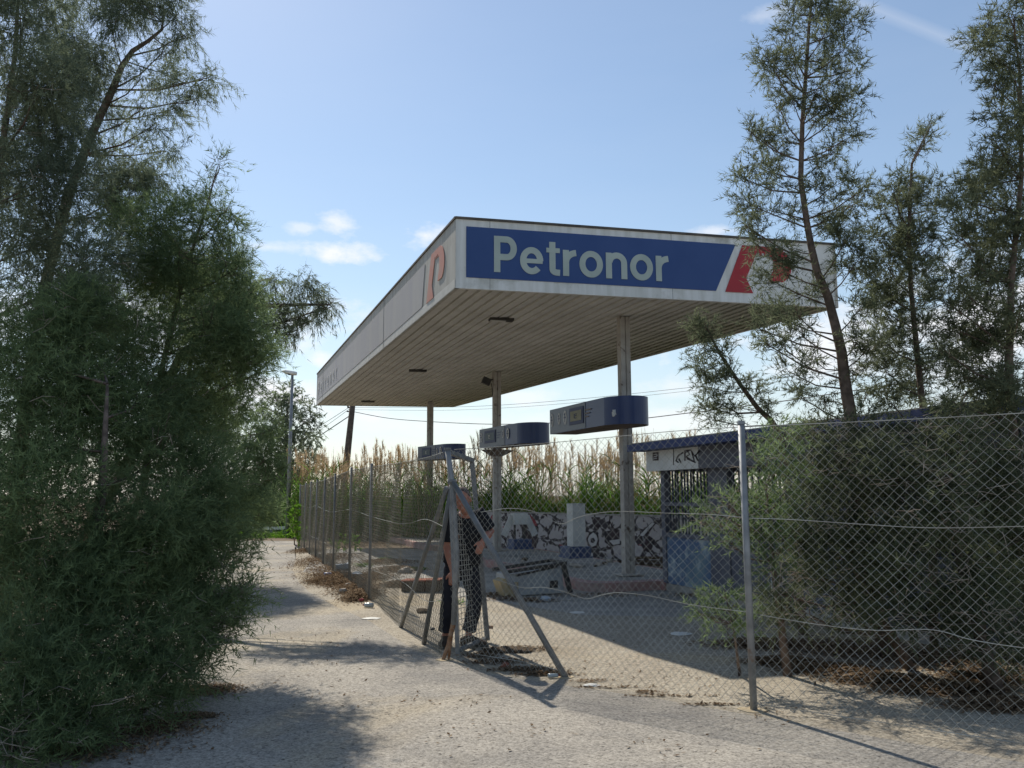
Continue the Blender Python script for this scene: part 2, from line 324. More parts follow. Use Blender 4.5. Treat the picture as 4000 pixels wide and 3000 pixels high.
# lettering built from strokes
def arc(cx, cy, rx, ry, a0, a1, n=18): return [(cx+rx*math.cos(R(a0+(a1-a0)*i/n)), cy+ry*math.sin(R(a0+(a1-a0)*i/n))) for i in range(n+1)]
def stroke(mb, pts, wd, A, d, nr, off, closed=False, th=.01):
    k = len(pts); Lp = []; Rp = []
    for i in range(k):
        a_ = pts[(i-1) % k] if closed or i > 0 else pts[i]; b_ = pts[(i+1) % k] if closed or i < k-1 else pts[i]
        tx, ty = b_[0]-a_[0], b_[1]-a_[1]; ll = math.hypot(tx, ty) or 1; nx, ny = -ty/ll*wd/2, tx/ll*wd/2
        Lp.append((pts[i][0]+nx, pts[i][1]+ny)); Rp.append((pts[i][0]-nx, pts[i][1]-ny))
    P3 = lambda s, h, o: A + d*s + Vector((0, 0, ZS+h)) + nr*o
    vs = []
    for i in range(k): vs += [P3(*Lp[i], off), P3(*Rp[i], off), P3(*Lp[i], off+th), P3(*Rp[i], off+th)]
    fs = []
    for i in range(k if closed else k-1):
        a_ = 4*i; b_ = 4*((i+1) % k)
        fs += [(a_+2, a_+3, b_+3, b_+2), (a_, b_, b_+1, a_+1), (a_, a_+2, b_+2, b_), (a_+1, b_+1, b_+3, a_+3)]
    if not closed: fs += [(0, 1, 3, 2), (4*k-4, 4*k-2, 4*k-1, 4*k-3)]
    mb.add(vs, fs)
def letter(ch, X, H, W, base, A, d, nr, m, parent, off0):
    """X left edge, H cap height, W stroke width, letters with x-height .74 H"""
    mb = MB(); x = .74*H; off = [off0]
    def st(p, closed=False, wd=W):
        stroke(mb, [(X+a_, base+b_) for a_, b_ in p], wd, A, d, nr, off[0], closed); off[0] += .0012
    h = W/2
    if ch == 'P':
        wd = .63*H; st([(h, 0), (h, H)]); r_b = .28*H
        st([(h, H-h), (wd-r_b, H-h)] + arc(wd-r_b-.0*H, H-h-(r_b-h*.4), r_b-h, r_b-h*.4, 88, -88, 16) + [(wd-r_b, H-h-2*(r_b-h*.4)), (h, H-h-2*(r_b-h*.4))]); return mb, wd
    if ch == 'e':
        wd = .65*H; st(arc(wd/2, x/2, wd/2-h, x/2-h*.9, -33, -330, 26)[::-1] if False else arc(wd/2, x/2, wd/2-h, x/2-h*.9, 0, 318, 30)); st([(W*.6, x/2-.01*H), (wd-.02*H, x/2-.01*H)], wd=W*.72); return mb, wd
    if ch == 'o': wd = .68*H; st(arc(wd/2, x/2, wd/2-h, x/2-h*.9, 0, 348.75, 31), True); return mb, wd
    if ch == 't':
        wd = .38*H; st([(.17*H, .93*H), (.17*H, .17*H)] + arc(.17*H+.13*H, .17*H, .13*H, .17*H-h*.9, 190, 262, 7) + [(wd, h*.85)]); st([(0, x-.045*H), (wd, x-.045*H)], wd=W*.75); return mb, wd
    if ch == 'r':
        wd = .38*H; st([(h, 0), (h, x-.01*H)]); st(arc(.40*H, x-.36*H, .40*H-h, .36*H-h*.95, 178, 94, 10)); return mb, wd
    if ch == 'n':
        wd = .62*H; st([(h, 0), (h, x-.01*H)]); st([(wd-h, 0), (wd-h, x*.55)] + arc(wd/2+.01*H, x*.60, wd/2-h-.01*H, x*.40-h*.9, 8, 172, 14)); return mb, wd
T0 = sh(1929, 1063, fA, fn); T1 = sh(1930, 922, fA, fn); T2 = sh(2611, 1095, fA, fn)
def word(A, d, nr, s0, s1, base, H, m, parent):
    adv = [('P', .63), ('e', .65), ('t', .38), ('r', .38), ('o', .68), ('n', .62), ('o', .68), ('r', .38)]
    gap = ((s1-s0) - sum(a_ for _, a_ in adv)*H)/7; X = s0
    for k, (c, wd) in enumerate(adv):
        mb, _ = letter(c, X, H, .172*H, base, A, d, nr, m, parent, .011); mb.build('letter', m, parent); X += wd*H + gap
word(fA, fd, fn, T0[0], T2[0], (T0[1]+.0), T1[1]-T0[1], m_letter, blue)
# emblem
def emblem(s0, h0, H, A, d, nr, m, squeeze=1.0):
    arcp = [(1.12+.40*math.cos(a_), .60+.40*math.sin(a_)) for a_ in [R(x_) for x_ in range(90, -64, -14)]]
    inner = [(.98, .33), (1.05, .55), (1.06, .80), (1.02, .80), (1.02, .86), (.96, .86), (.96, .80), (.91, .80), (.91, .86), (.85, .86), (.85, .80), (.80, .80), (.80, .86), (.74, .86)]
    poly = [(0, 0), (.62, 0), (.48, .31), (.72, .82)]
    p1 = [(0, 0), (.62, 0), (.48, .31), (.74, .86), (.74, 1.0), (.42, 1)]
    p2 = [(.74, .86), (.80, .86), (.80, .80), (.85, .80), (.85, .86), (.91, .86), (.91, .80), (.96, .80), (.96, .86), (1.02, .86), (1.02, .80), (1.08, .80), (1.12, .70), (1.10, .5), (.98, .27), (1.32, .27)] + arcp[::-1][1:] + [(.74, 1.0)]
    out = []
    for q in (p1, p2): out.append(plate([(s0+a_*H*squeeze, h0+b_*H) for a_, b_ in q], A, d, nr, m, 'emblem', can, off=.006, th=.008))
E0 = sh(2832, 1140, fA, fn); E1 = sh(2909, 959, fA, fn)
emblem(E0[0], E0[1], E1[1]-E0[1], fA, fd, fn, m_red)
# faded side board: same layout from its far end
e0 = sh(1666, 1175, sA, sn); e1 = sh(1690, 985, sA, sn)
print('SIDE', e0, e1, 'len', sl_, sh(1240, 1500, sA, sn), sh(1262, 1500, sA, sn), sh(1640, 1100, sA, sn))
sb = plate([(.25, .16), (sh(1650, 1190, sA, sn)[0], .16), (sh(1662, 1010, sA, sn)[0], .90), (.25, .90)], sA, sd, sn, m_fblue, 'sign_panel', can, label='faded pale lavender sign panel on the side fascia')
word(sA, sd, sn, .55, 5.1, .32, .45, m_flet, sb)
emblem(sh(1668, 1180, sA, sn)[0], .15, .78, sA, sd, sn, m_fred, 1.0)
for px, py in ((1262, 1500), (1500, 1250)):
    s0 = sh(px, py, sA, sn)[0]; plate([(s0, .0), (s0+.03, 0), (s0+.03, FH), (s0, FH)], sA, sd, sn, m_seam, 'panel_seam', can, off=.012, th=.002)
m_lite = mat('board_edge', (.62, .61, .57), (.54, .53, .49), .8, 4, .2)
plate([(.02, .012), (sl_-.02, .012), (sl_-.02, .15), (.02, .15)], sA, sd, sn, m_lite, 'edge_band', can, off=.002, th=.003)

# columns
m_col = mat('column_paint', (.43, .405, .37), (.33, .305, .275), .75, 5, .25, c3=(.13, .10, .08), scale3=6, th3=(.60, .66))
C1 = on(2449, 2232, .16); C2 = on(2434, 1239, ZS)
cols = []
for (px, py) in ((2434, 1239), (1940, 1452), (1681, 1570)):
    c = on(px, py, ZS); cols.append(Vector((c.x, c.y, 0)))
print('COLS', cols, C1)
for c in cols:
    mb = MB(); dd = ld; sdv = Vector((0, 0, 1)).cross(dd)
    # two channels with a dark groove between
    for sgn in (-1, 1): mb.box(c + sdv*sgn*.053 + Vector((0, 0, (ZS+.15)/2)), (.15, .088, ZS-.15), dd, sdv)
    mb.box(c + Vector((0, 0, (ZS+.15)/2)), (.11, .03, ZS-.15), dd, sdv)
    mb.box(c + Vector((0, 0, .18)), (.36, .40, .03), dd, sdv)
    mb.build('column', m_col, can, bevel=.008)
# floodlight at the head of the middle column
fl_ = thing('floodlight', cols[1] + Vector((-.2, -.1, 4.45)), 'small dark floodlight fixed near the head of the middle canopy column', 'lamp')
p0 = on(1908, 1474, 4.47); p0 = Vector((cols[1].x-.26, cols[1].y-.05, 4.45))
mb = MB(); mb.box(p0, (.22, .14, .17), Vector((1, .2, -.45)), None); mb.build('lamp_housing', m_dark, fl_, bevel=.01)
mb = MB(); mb.bar(p0+Vector((.05, 0, .03)), cols[1]+Vector((-.1, 0, 4.5)), .03); mb.tube([p0+Vector((.12, 0, -.05)), p0+Vector((.16, .02, -.25)), cols[1]+Vector((-.12, 0, 4.05))], .01, 5); mb.build('bracket', m_dark, fl_)

# ------------------------------------------------------------------ price boxes over the pumps
m_pb = mat('pump_sign_blue', (.013, .030, .105), (.018, .038, .12), .38, 3, .5)
m_pg = mat('pump_sign_grey_blue', (.060, .078, .115), (.048, .062, .095), .4, 3, .5)
m_under = mat('pump_sign_under', (.22, .18, .15), (.14, .11, .09), .8, 4, .2)
m_icon = mat('icon_white', (.55, .55, .53), (.42, .42, .4), .6, 9, .3)
m_disp = mat('display_yellowed', (.27, .25, .16), (.20, .19, .13), .6, 4, .3); m_disp2 = mat('display_dark', (.06, .085, .10), None, .5)
m_frame = mat('display_frame', (.02, .03, .09), None, .5)
def price_box(zb, Fp, Np, label, disp, icons):
    """Fp: far left bottom corner, Np: near round end"""
    hb = .465; ax = (v2(Np)-v2(Fp)).normalized(); px_ = Vector((-ax.y, ax.x, 0)); Lb = (v2(Np)-v2(Fp)).dot(ax)
    if px_.x < 0: px_ = -px_
    # the left face is flat, the near end a wide half round; plan ccw
    wd = .78; r_e = wd/2; plan = []
    O = v2(Fp)
    P = lambda u, v: O + ax*u + px_*v
    plan = [P(0, 0), P(Lb*.58, -.10)] + [P(Lb-r_e-.15 + (r_e+.12)*math.cos(R(a_)), wd/2-.13 + (wd/2)*math.sin(R(a_))) for a_ in range(-84, 91, 6)] + [P(.12, .50)]
    t = thing('pump_sign_box', (plan[0].x, plan[0].y, zb), label, 'pump sign', 'blue sign boxes mounted round the canopy columns')
    area = sum(plan[i].x*plan[(i+1) % len(plan)].y - plan[(i+1) % len(plan)].x*plan[i].y for i in range(len(plan)))
    pl = [(q.x, q.y) for q in plan]
    if area < 0: pl = pl[::-1]
    mb = MB(); k = len(pl); vs = [(x_, y_, zb) for x_, y_ in pl] + [(x_, y_, zb+hb) for x_, y_ in pl]
    mb.add(vs, [(i, (i+1) % k, k+(i+1) % k, k+i) for i in range(k)]); mb.add([(x_, y_, zb+hb) for x_, y_ in pl], [tuple(range(k))])
    mb.build('box_shell', m_pb, t, bevel=0)
    mb = MB(); mb.add([(x_, y_, zb+.004) for x_, y_ in pl], [tuple(range(k))[::-1]]); mb.build('underside', m_under, t)
    # grey face panel
    fd_ = (P(Lb*.58, -.10)-P(0, 0)).normalized(); fn_ = Vector((fd_.y, -fd_.x, 0)); 
    if fn_.y > 0: fn_ = -fn_
    FL_ = (P(Lb*.58, -.10)-P(0, 0)).length
    def q4(s0, s1, h0, h1, o, th, m, nm, par=None):
        mbb = MB(); A_ = P(0, 0)
        mbb.box(A_ + fd_*(s0+s1)/2 + fn_*(o+th/2) + Vector((0, 0, zb+(h0+h1)/2)), (s1-s0, th, h1-h0), fd_, Vector((0, 0, 1)).cross(fd_)); return mbb.build(nm, m, par or t)
    fp = q4(.01, FL_-.02, .012, hb-.012, .001, .006, m_pg, 'face_panel')
    s0, s1, yel = disp
    df = q4(s0, s1, .10, .40, .008, .012, m_frame, 'display', fp); 
    q4(s0+.06, s1-.06, .16, .34, .021, .004, m_disp if yel else m_disp2, 'display_screen', fp)
    for kk, hh in enumerate((.31, .25, .19)): q4(s1+.06, s1+.30-.05*kk, hh, hh+.018, .008, .003, m_under if yel else m_frame, 'small_print', fp)
    mbs = MB(); A_ = P(0, 0)
    # worn glyph in the display
    sc_ = (s0+s1)/2
    for (a_, b_, c_, d_) in (((-.05, .28, .04, .28), (-.05, .25, .03, .25), (-.05, .21, .04, .21), (-.05, .21, -.05, .28)) ):
        P0 = A_+fd_*(sc_+a_)+fn_*.028+Vector((0, 0, zb+b_)); P1 = A_+fd_*(sc_+c_)+fn_*.028+Vector((0, 0, zb+d_)); mbs.bar(P0, P1, .012, .012)
    mbs.build('display_glyph', m_frame if yel else m_icon, fp)
    for (s_, r_i) in icons:
        mbb = MB(); nseg = 20; c_ = A_+fd_*s_+fn_*.009+Vector((0, 0, zb+.26))
        ring = [c_ + fd_*r_i*.72*math.cos(2*math.pi*i/nseg) + Vector((0, 0, r_i*1.25*math.sin(2*math.pi*i/nseg))) for i in range(nseg)]
        mbb.add(ring + [q_+fn_*.004 for q_ in ring], [tuple(range(nseg, 2*nseg)), tuple(range(nseg))[::-1]] + [(i, (i+1) % nseg, nseg+(i+1) % nseg, nseg+i) for i in range(nseg)])
        ic = mbb.build('icon', m_icon, fp)
        mbb = MB(); mbb.bar(c_+fn_*.006+Vector((0, 0, -r_i*.8)), c_+fn_*.006+Vector((0, 0, r_i*.7)), .018, .006, up=fn_); mbb.bar(c_+fn_*.007-fd_*r_i*.4, c_+fn_*.007+fd_*r_i*.4, .02, .006, up=fn_); mbb.bar(c_+fn_*.0075-fd_*r_i*.3+Vector((0, 0, r_i*.5)), c_+fn_*.0075+fd_*r_i*.2+Vector((0, 0, r_i*.8)), .012, .006, up=fn_)
        mbb.build('icon_symbol', m_frame, fp)
    return t, P, zb
ZB = 2.69
t1, P_, _ = price_box(ZB, on(2149, 1697, ZB), on(2448, 1653, ZB), 'nearest blue sign box with a yellowed display, round the right hand canopy column', (.92, 1.50, True), [(.12, .10), (.45, .085), (.72, .105)])
t2, P_, _ = price_box(ZB, on(1873, 1752, ZB), on(2082, 1729, ZB), 'blue sign box round the middle canopy column, just above the fence top', (.35, 1.0, False), [(.13, .095), (1.42, .07), (1.68, .10)])
# funnel beneath the middle box
c = cols[1]; mb = MB(); f_top = [c+Vector(v) for v in ((-.42, -.30, ZB-.005), (.10, -.42, ZB-.005), (.46, .25, ZB-.005), (-.12, .48, ZB-.005))]; f_bot = [c+Vector((x_*.13, y_*.13, ZB-.17)) for x_, y_ in ((-1, -.6), (.5, -1), (1, .6), (-.5, 1))]
mb.add(f_top+f_bot, [(i, (i+1) % 4, 4+(i+1) % 4, 4+i)[::-1] for i in range(4)] + [(4, 5, 6, 7)]); o = mb.build('mounting_funnel', m_under, t2)
t3, P_, _ = price_box(ZB, on(1632, 1800, ZB), on(1775, 1790, ZB), 'farthest blue sign box, round the left hand canopy column', (.35, 1.0, False), [(1.42, .07), (1.68, .10)])

_f = P_ if False else None
mb = MB(); c_ = at(2398, 1614, 13.55); mb.blob(c_, (.035, .03, .055), 2, 7, 5, .35); chip = mb.build('paint_chip', m_icon, t1)
# ------------------------------------------------------------------ islands, pumps
m_kerb = mat('kerb_pink', (.36, .19, .17), (.42, .30, .27), .85, 3, .2, c3=(.22, .20, .18), scale3=2.4, th3=(.5, .65))
m_isl = mat('island_top', (.34, .325, .29), (.25, .235, .21), .9, 2.4, .2, bump=.4, bscale=20)
pv = Vector((-ld.y, ld.x, 0))
if pv.x > 0: pv = -pv              # left hand side of the column line
def island(c_a, c_b, wl, wr_, label):
    a_ = c_a; b_ = c_b; t = thing('pump_island', ((a_.x+b_.x)/2, (a_.y+b_.y)/2, 0), label, 'kerb island', 'raised kerb islands under the canopy')
    def outline(g):
        pts = []
        rad = .45
        cs = [a_+pv*(wl-g)-(-ld)*g*0 - ld*(-g), b_+pv*(wl-g)-ld*g, b_-pv*(wr_-g)-ld*g, a_-pv*(wr_-g)+ld*g]
        out_ = []
        for i in range(4):
            p_, q_, n2 = cs[i-1], cs[i], cs[(i+1) % 4]; d1 = (p_-q_).normalized()*rad; d2 = (n2-q_).normalized()*rad
            for k in range(6):
                s = k/5; out_.append(q_ + d1*(1-s)**2 + d2*s**2)
        return [(v.x, v.y) for v in out_]
    o1 = outline(0); ar = sum(o1[i][0]*o1[(i+1) % len(o1)][1]-o1[(i+1) % len(o1)][0]*o1[i][1] for i in range(len(o1)))
    o2 = outline(.14)
    if ar < 0: o1 = o1[::-1]; o2 = o2[::-1]
    k = len(o1); mb = MB(); mb.add([(*p_, 0) for p_ in o1]+[(*p_, .15) for p_ in o1]+[(*p_, .165) for p_ in o2]+[(*p_, .155) for p_ in o2], [(i, (i+1) % k, k+(i+1) % k, k+i) for i in range(k)] + [(k+i, k+(i+1) % k, 2*k+(i+1) % k, 2*k+i) for i in range(k)] + [(2*k+i, 2*k+(i+1) % k, 3*k+(i+1) % k, 3*k+i) for i in range(k)])
    mb.build('kerb', m_kerb, t); mb = MB(); mb.add([(*p_, .156) for p_ in o2], [tuple(range(k))]); mb.build('island_top', m_isl, t)
    return t
island(cols[0]-ld*.9, cols[1]+ld*1.2, 1.15, 1.3, 'long raised island with a pink kerb under the near and middle columns')
island(cols[2]-ld*4.6, cols[2]+ld*1.5, 1.15, 1.1, 'sunlit raised island with a pink kerb round the farthest column')
m_white = mat('pump_white', (.56, .57, .55), (.46, .47, .46), .6, 3, .3, c3=(.3, .29, .27), scale3=3, th3=(.6, .8))
m_plinth = mat('plinth_blue', (.025, .05, .14), (.05, .07, .13), .55, 4, .4)
def pump(pc, w_, d_, h_, label, tall):
    t = thing('fuel_pump_remains', (pc.x, pc.y, .156), label, 'fuel pump', 'stripped fuel pumps on the islands', )
    ax = Vector((.94, .34, 0)); ay = Vector((-.34, .94, 0))
    mb = MB(); mb.box(pc+Vector((0, 0, .156+.11)), (w_, d_, .22), ax, ay); mb.box(pc+Vector((0, 0, .156+.02)), (w_+.06, d_+.06, .04), ax, ay); mb.build('plinth', m_plinth, t, bevel=.012)
    if tall: mb = MB(); mb.box(pc+Vector((0, 0, .156+.22+h_/2)) + ax*.02, (w_*.60, d_*.6, h_), ax, ay); mb.box(pc+Vector((0, 0, .156+.22+h_+.01))+ax*.02, (w_*.63, d_*.63, .02), ax, ay); mb.build('housing', m_white, t, bevel=.01)
    else:
        mb = MB(); mb.bar(pc+ax*(-.12)+Vector((0, 0, .37)), pc+ax*(-.12)+Vector((0, 0, .72)), .05); mb.build('upright', m_dark, t); mb = MB(); mb.bar(pc+ax*.12+Vector((0, 0, .37)), pc+ax*.12+Vector((0, 0, .72)), .05); mb.build('upright', m_dark, t)
        mb = MB(); mb.box(pc+Vector((0, 0, .84)), (.34, .22, .26), ax, ay)
        for sg in (-1, 1): mb.box(pc+ax*sg*.28+Vector((0, 0, .68)), (.16, .03, .5), ax + Vector((0, 0, sg*.5)), None)
        mb.build('housing', m_white, t, bevel=.01)
    return t
pump(on(2249, 2209, .156), .46, .5, .82, 'tall white pump housing on a dark blue plinth beside the near column', True)
pump(on(2030, 2170, .156), .44, .45, .3, 'stripped pump with splayed white panels on a blue plinth between the two nearer columns', False)
# ------------------------------------------------------------------ mural wall
def mural_mat():
    m = bpy.data.materials.new('mural_paint'); m.use_nodes = True; n = m.node_tree.nodes; l = m.node_tree.links; p = n['Principled BSDF']; p.inputs['Roughness'].default_value = .85
    t = n.new('ShaderNodeTexCoord'); mp = n.new('ShaderNodeMapping'); mp.inputs['Rotation'].default_value = (0, .5, 0); mp.inputs['Scale'].default_value = (1.0, 1.0, 1.6); l.new(t.outputs['Object'], mp.inputs[0])
    def nz(s, d=3, dist=1.5):
        a = n.new('ShaderNodeTexNoise'); a.inputs['Scale'].default_value = s; a.inputs['Detail'].default_value = d; a.inputs['Distortion'].default_value = dist; l.new(mp.outputs[0], a.inputs[0]); return a.outputs['Fac']
    def st(f, a, b):
        mr = n.new('ShaderNodeMapRange'); mr.inputs[1].default_value = a; mr.inputs[2].default_value = b; l.new(f, mr.inputs[0]); return mr.outputs[0]
    def mix(f, a, b):
        x = n.new('ShaderNodeMix'); x.data_type = 'RGBA'; l.new(f, x.inputs[0])
        for i, c in ((6, a), (7, b)):
            if hasattr(c, 'links'): l.new(c, x.inputs[i])
            else: x.inputs[i].default_value = (*c, 1)
        return x.outputs[2]
    base = mix(nz(2.2), (.46, .44, .44), (.38, .34, .35))
    v = n.new('ShaderNodeTexVoronoi'); v.feature = 'DISTANCE_TO_EDGE'; v.inputs['Scale'].default_value = 1.9; l.new(mp.outputs[0], v.inputs[0])
    a = n.new('ShaderNodeMath'); a.operation = 'ADD'; l.new(v.outputs[0], a.inputs[0]); 
    b = n.new('ShaderNodeMath'); b.operation = 'MULTIPLY_ADD'; l.new(nz(3.4, 2, .6), b.inputs[0]); b.inputs[1].default_value = .5; b.inputs[2].default_value = -.25; l.new(b.outputs[0], a.inputs[1])
    edge = st(a.outputs[0], .085, .06)
    c1 = mix(edge, base, (.055, .045, .05))
    c2 = mix(st(nz(1.9, 2, 2.5), .63, .645), c1, (.075, .055, .06))
    c3 = mix(st(nz(1.3, 2, 1.0), .70, .72), c2, (.24, .06, .07))
    l.new(c3, p.inputs['Base Color']); return m
m_mural = mural_mat()
WA = on(1880, 2000, 1.06); WB = on(2570, 2018, 1.06)
dW = (v2(WB)-v2(WA)).normalized(); WA2 = v2(WA)-dW*.6; WB2 = v2(WB)+dW*1.5
print('WALL', WA, WB)
wl = thing('low_boundary_wall', (WA2.x, WA2.y, 0), 'low white wall covered in black and white graffiti behind the pump islands', 'wall')
mb = MB(); mb.box((WA2+WB2)/2+Vector((0, 0, .53)), ((WB2-WA2).length, .16, 1.06), dW); o = mb.build('wall_face', m_mural, wl)
mb = MB(); mb.box((WA2+WB2)/2+Vector((0, 0, 1.075)), ((WB2-WA2).length+.03, .2, .03), dW); mb.build('coping', m_isl, wl)
# painted figures on the wall: plain abstract shapes
nW = Vector((dW.y, -dW.x, 0))
m_black = mat('paint_black', (.035, .03, .035), (.07, .05, .055), .8, 4); m_rp = mat('paint_red', (.30, .05, .06), (.22, .045, .05), .8, 4); m_wp = mat('paint_white', (.55, .54, .54), (.45, .44, .45), .8, 4)
def wpoly(px, m, off, nm='painted_shape'):
    pts = []
    for (x_, y_) in px:
        d = ray(x_, y_); t_ = (v2(WA)+nW*.08 - Vector((0, 0, CH))).dot(nW)/d.dot(nW); pts.append(Vector((0, 0, CH))+d*t_+nW*off)
    mb = MB(); mb.add(pts+[q-nW*.0015 for q in pts], [tuple(range(len(pts)))] + [(i, (i+1) % len(pts), len(pts)+(i+1) % len(pts), len(pts)+i) for i in range(len(pts))]); return mb.build(nm, m, wl)
wpoly([(2036, 2030), (2060, 2008), (2090, 2030), (2105, 2062), (2095, 2140), (2060, 2150), (2040, 2100)], m_black, .003)
wpoly([(2052, 2012), (2072, 2010), (2092, 2034), (2100, 2052), (2082, 2056), (2060, 2040)], m_rp, .005)
wpoly([(2300, 2085), (2318, 2072), (2335, 2082), (2342, 2110), (2334, 2138), (2312, 2145), (2296, 2130), (2290, 2105)], m_black, .003)
wpoly([(2303, 2092), (2318, 2080), (2330, 2090), (2335, 2110), (2328, 2130), (2313, 2136), (2302, 2124), (2297, 2107)], m_wp, .005)
wpoly([(2308, 2104), (2320, 2100), (2326, 2112), (2318, 2122), (2308, 2118)], m_black, .007)
wpoly([(2310, 2020), (2345, 2020), (2336, 2075), (2322, 2070)], m_black, .003)
wpoly([(2362, 2075), (2420, 2068), (2420, 2128), (2385, 2135), (2362, 2118)], m_black, .003)
wpoly([(2380, 2112), (2420, 2106), (2422, 2124), (2395, 2128)], m_wp, .005)
wpoly([(2490, 2096), (2545, 2040), (2570, 2035), (2530, 2088), (2560, 2110), (2540, 2160), (2515, 2150)], m_black, .003)
wpoly([(2500, 2090), (2548, 2040), (2558, 2044), (2512, 2095)], m_wp, .005)
rg = random.Random(21)
for _ in range(16):
    x0 = rg.uniform(1960, 2540); y0 = rg.uniform(2035, 2120); sp = []
    for k in range(rg.randint(4, 7)): sp.append((x0, y0)); x0 += rg.uniform(-14, 16); y0 += rg.uniform(-28, 28); y0 = min(2135, max(2028, y0))
    P_s = []
    for (x_, y_) in sp:
        d = ray(x_, y_); t_ = (v2(WA)+nW*.08 - Vector((0, 0, CH))).dot(nW)/d.dot(nW); q_ = Vector((0, 0, CH))+d*t_+nW*.004
        if .06 < q_.z < 1.02: P_s.append(q_)
    if len(P_s) > 2: mb = MB(); mb.tube(P_s, rg.uniform(.008, .016), 4); mb.build('graffiti_tag', m_black if rg.random() < .7 else m_wp, wl)
# ------------------------------------------------------------------ kiosk
kd = -ld                                        # facade runs towards the camera
KA = on(2591, 2276, .12); KA = v2(KA); KL = 6.6; kn = Vector((kd.y, -kd.x, 0))
if kn.x > 0: kn = -kn                           # outward normal, facing the islands
kb = -kn
m_kblue = mat('kiosk_blue', (.045, .085, .20), (.14, .21, .25), .7, 1.8, .3, c3=(.30, .36, .38), scale3=2.6, th3=(.52, .64))
m_kroof = mat('kiosk_roof_blue', (.018, .035, .13), (.03, .05, .15), .6, 3, .3)
m_kwhite = mat('kiosk_white', (.66, .67, .66), (.54, .55, .54), .7, 3, .3)
m_kdark = mat('kiosk_dark', (.085, .09, .12), (.12, .125, .145), .7, 3, .3)
m_bars = mat('bars', (.035, .045, .07), (.06, .06, .07), .6, 5, .4)
kio = thing('kiosk', (KA.x, KA.y, 0), 'abandoned blue and white kiosk with barred windows and a flat blue roof behind the trees', 'kiosk')
KW = 2.6
def kp(u, v, z): return KA + kd*u + kb*v + Vector((0, 0, z))
def kbox(mb, u0, u1, v0, v1, z0, z1): mb.box(kp((u0+u1)/2, (v0+v1)/2, (z0+z1)/2), (u1-u0, v1-v0, z1-z0), kd, Vector((0, 0, 1)).cross(kd)) if (Vector((0, 0, 1)).cross(kd)).dot(kb) > 0 else mb.box(kp((u0+u1)/2, (v0+v1)/2, (z0+z1)/2), (u1-u0, v1-v0, z1-z0), kd, -kb)
zR = 2.26
mb = MB(); kbox(mb, -.36, KL+.4, -.42, KW+.5, zR, zR+.115); mb.build('roof', m_kroof, kio)
mb = MB(); kbox(mb, -.33, KL+.37, -.39, KW+.47, zR+.117, zR+.135); mb.build('roof_gravel', m_isl, kio)
mb = MB(); kbox(mb, 0, KL, 0, KW, 0, .12); mb.build('base_slab', m_isl, kio)
mb = MB(); kbox(mb, -.18, 1.42, -.16, -.04, 1.93, zR-.004); band = mb.build('sign_band', m_kwhite, kio)
mb = MB(); kbox(mb, 1.424, KL, -.155, -.04, 1.93, zR-.004); kbox(mb, -.18, -.06, -.03, KW, 1.93, zR-.004); mb.build('dark_band', m_kdark, kio)
for (u0, u1, v0) in ((.0, .12, 0), (1.42, 1.92, 0), (3.3, 3.42, 0), (4.9, 5.0, 0), (6.48, 6.6, 0), (0, .12, KW-.12), (3.2, 3.3, KW-.12), (6.48, 6.6, KW-.12)):
    mb = MB(); kbox(mb, u0, u1, v0, v0+.12, .122, 1.93); mb.build('pillar', m_kdark, kio)
mb = MB(); kbox(mb, .122, 1.418, .02, .10, .124, .86); mb.build('lower_panel', m_kblue, kio)
mb = MB(); kbox(mb, 1.922, 3.298, .02, .10, .124, .86); kbox(mb, 3.422, 4.898, .02, .1, .124, 1.92); kbox(mb, 5.002, 6.478, .02, .1, .124, .9); mb.build('lower_panel', m_kdark, kio)
mb = MB(); kbox(mb, .122, .8, KW-.1, KW-.02, .124, .62); kbox(mb, .8, 3.198, KW-.1, KW-.02, .124, zR-.006); kbox(mb, 3.302, 6.478, KW-.1, KW-.02, .124, zR-.006); kbox(mb, 6.48, 6.58, .122, KW-.122, .124, zR-.006); mb.build('rear_wall', m_kdark, kio)
mb = MB(); kbox(mb, .122, 1.418, -.0, .09, .862, .93); kbox(mb, .122, 3.3, -.02, .03, 1.42, 1.47) if False else kbox(mb, .122, 1.418, .0, .05, 1.36, 1.42); kbox(mb, 1.922, 3.298, .0, .09, .862, .92); mb.build('window_sill', m_kdark, kio)
rb = random.Random(5)
for (a_, b_, nb, nm) in ((.16, 1.40, 13, 'window_bars'), (1.96, 3.28, 9, 'window_bars')):
    mb = MB()
    for i in range(nb):
        u = a_+(b_-a_)*(i+.5)/nb + rb.uniform(-.015, .015)
        mb.bar(kp(u, .04, .93), kp(u+rb.uniform(-.01, .01), .04, 1.93), .026)
    mb.build(nm, m_bars, kio)
mb = MB()
for i in range(3): mb.bar(kp(.2+i*.25, KW-.06, .62), kp(.2+i*.25, KW-.06, 1.93), .03)
mb.build('window_bars', m_bars, kio)
# scrawled tag and small sticker on the white band
mb = MB()
def kq(px, py):
    d = ray(px, py); A_ = kp(0, -.166, 0); t_ = (A_ - Vector((0, 0, CH))).dot(kn)/d.dot(kn); return Vector((0, 0, CH))+d*t_
tagpx = [[(2668, 1768), (2652, 1778), (2643, 1792), (2641, 1800), (2650, 1806)], [(2652, 1792), (2660, 1808)], [(2676, 1800), (2676, 1768), (2688, 1764), (2694, 1776), (2680, 1784), (2704, 1800)], [(2712, 1800), (2702, 1762), (2714, 1782), (2732, 1762)], [(2718, 1780), (2726, 1800)], [(2674, 1740+22), (2700, 1758)], [(2684, 1792), (2716, 1806)]]
for sgm in tagpx: mb.tube([kq(*q)+kn*.002 for q in sgm], .012, 4)
mb.build('graffiti_tag', m_black, band)
mb = MB(); mb.tube([kq(2631, 1745), kq(2631, 1817)], .006, 4); mb.build('band_seam', m_black, band)
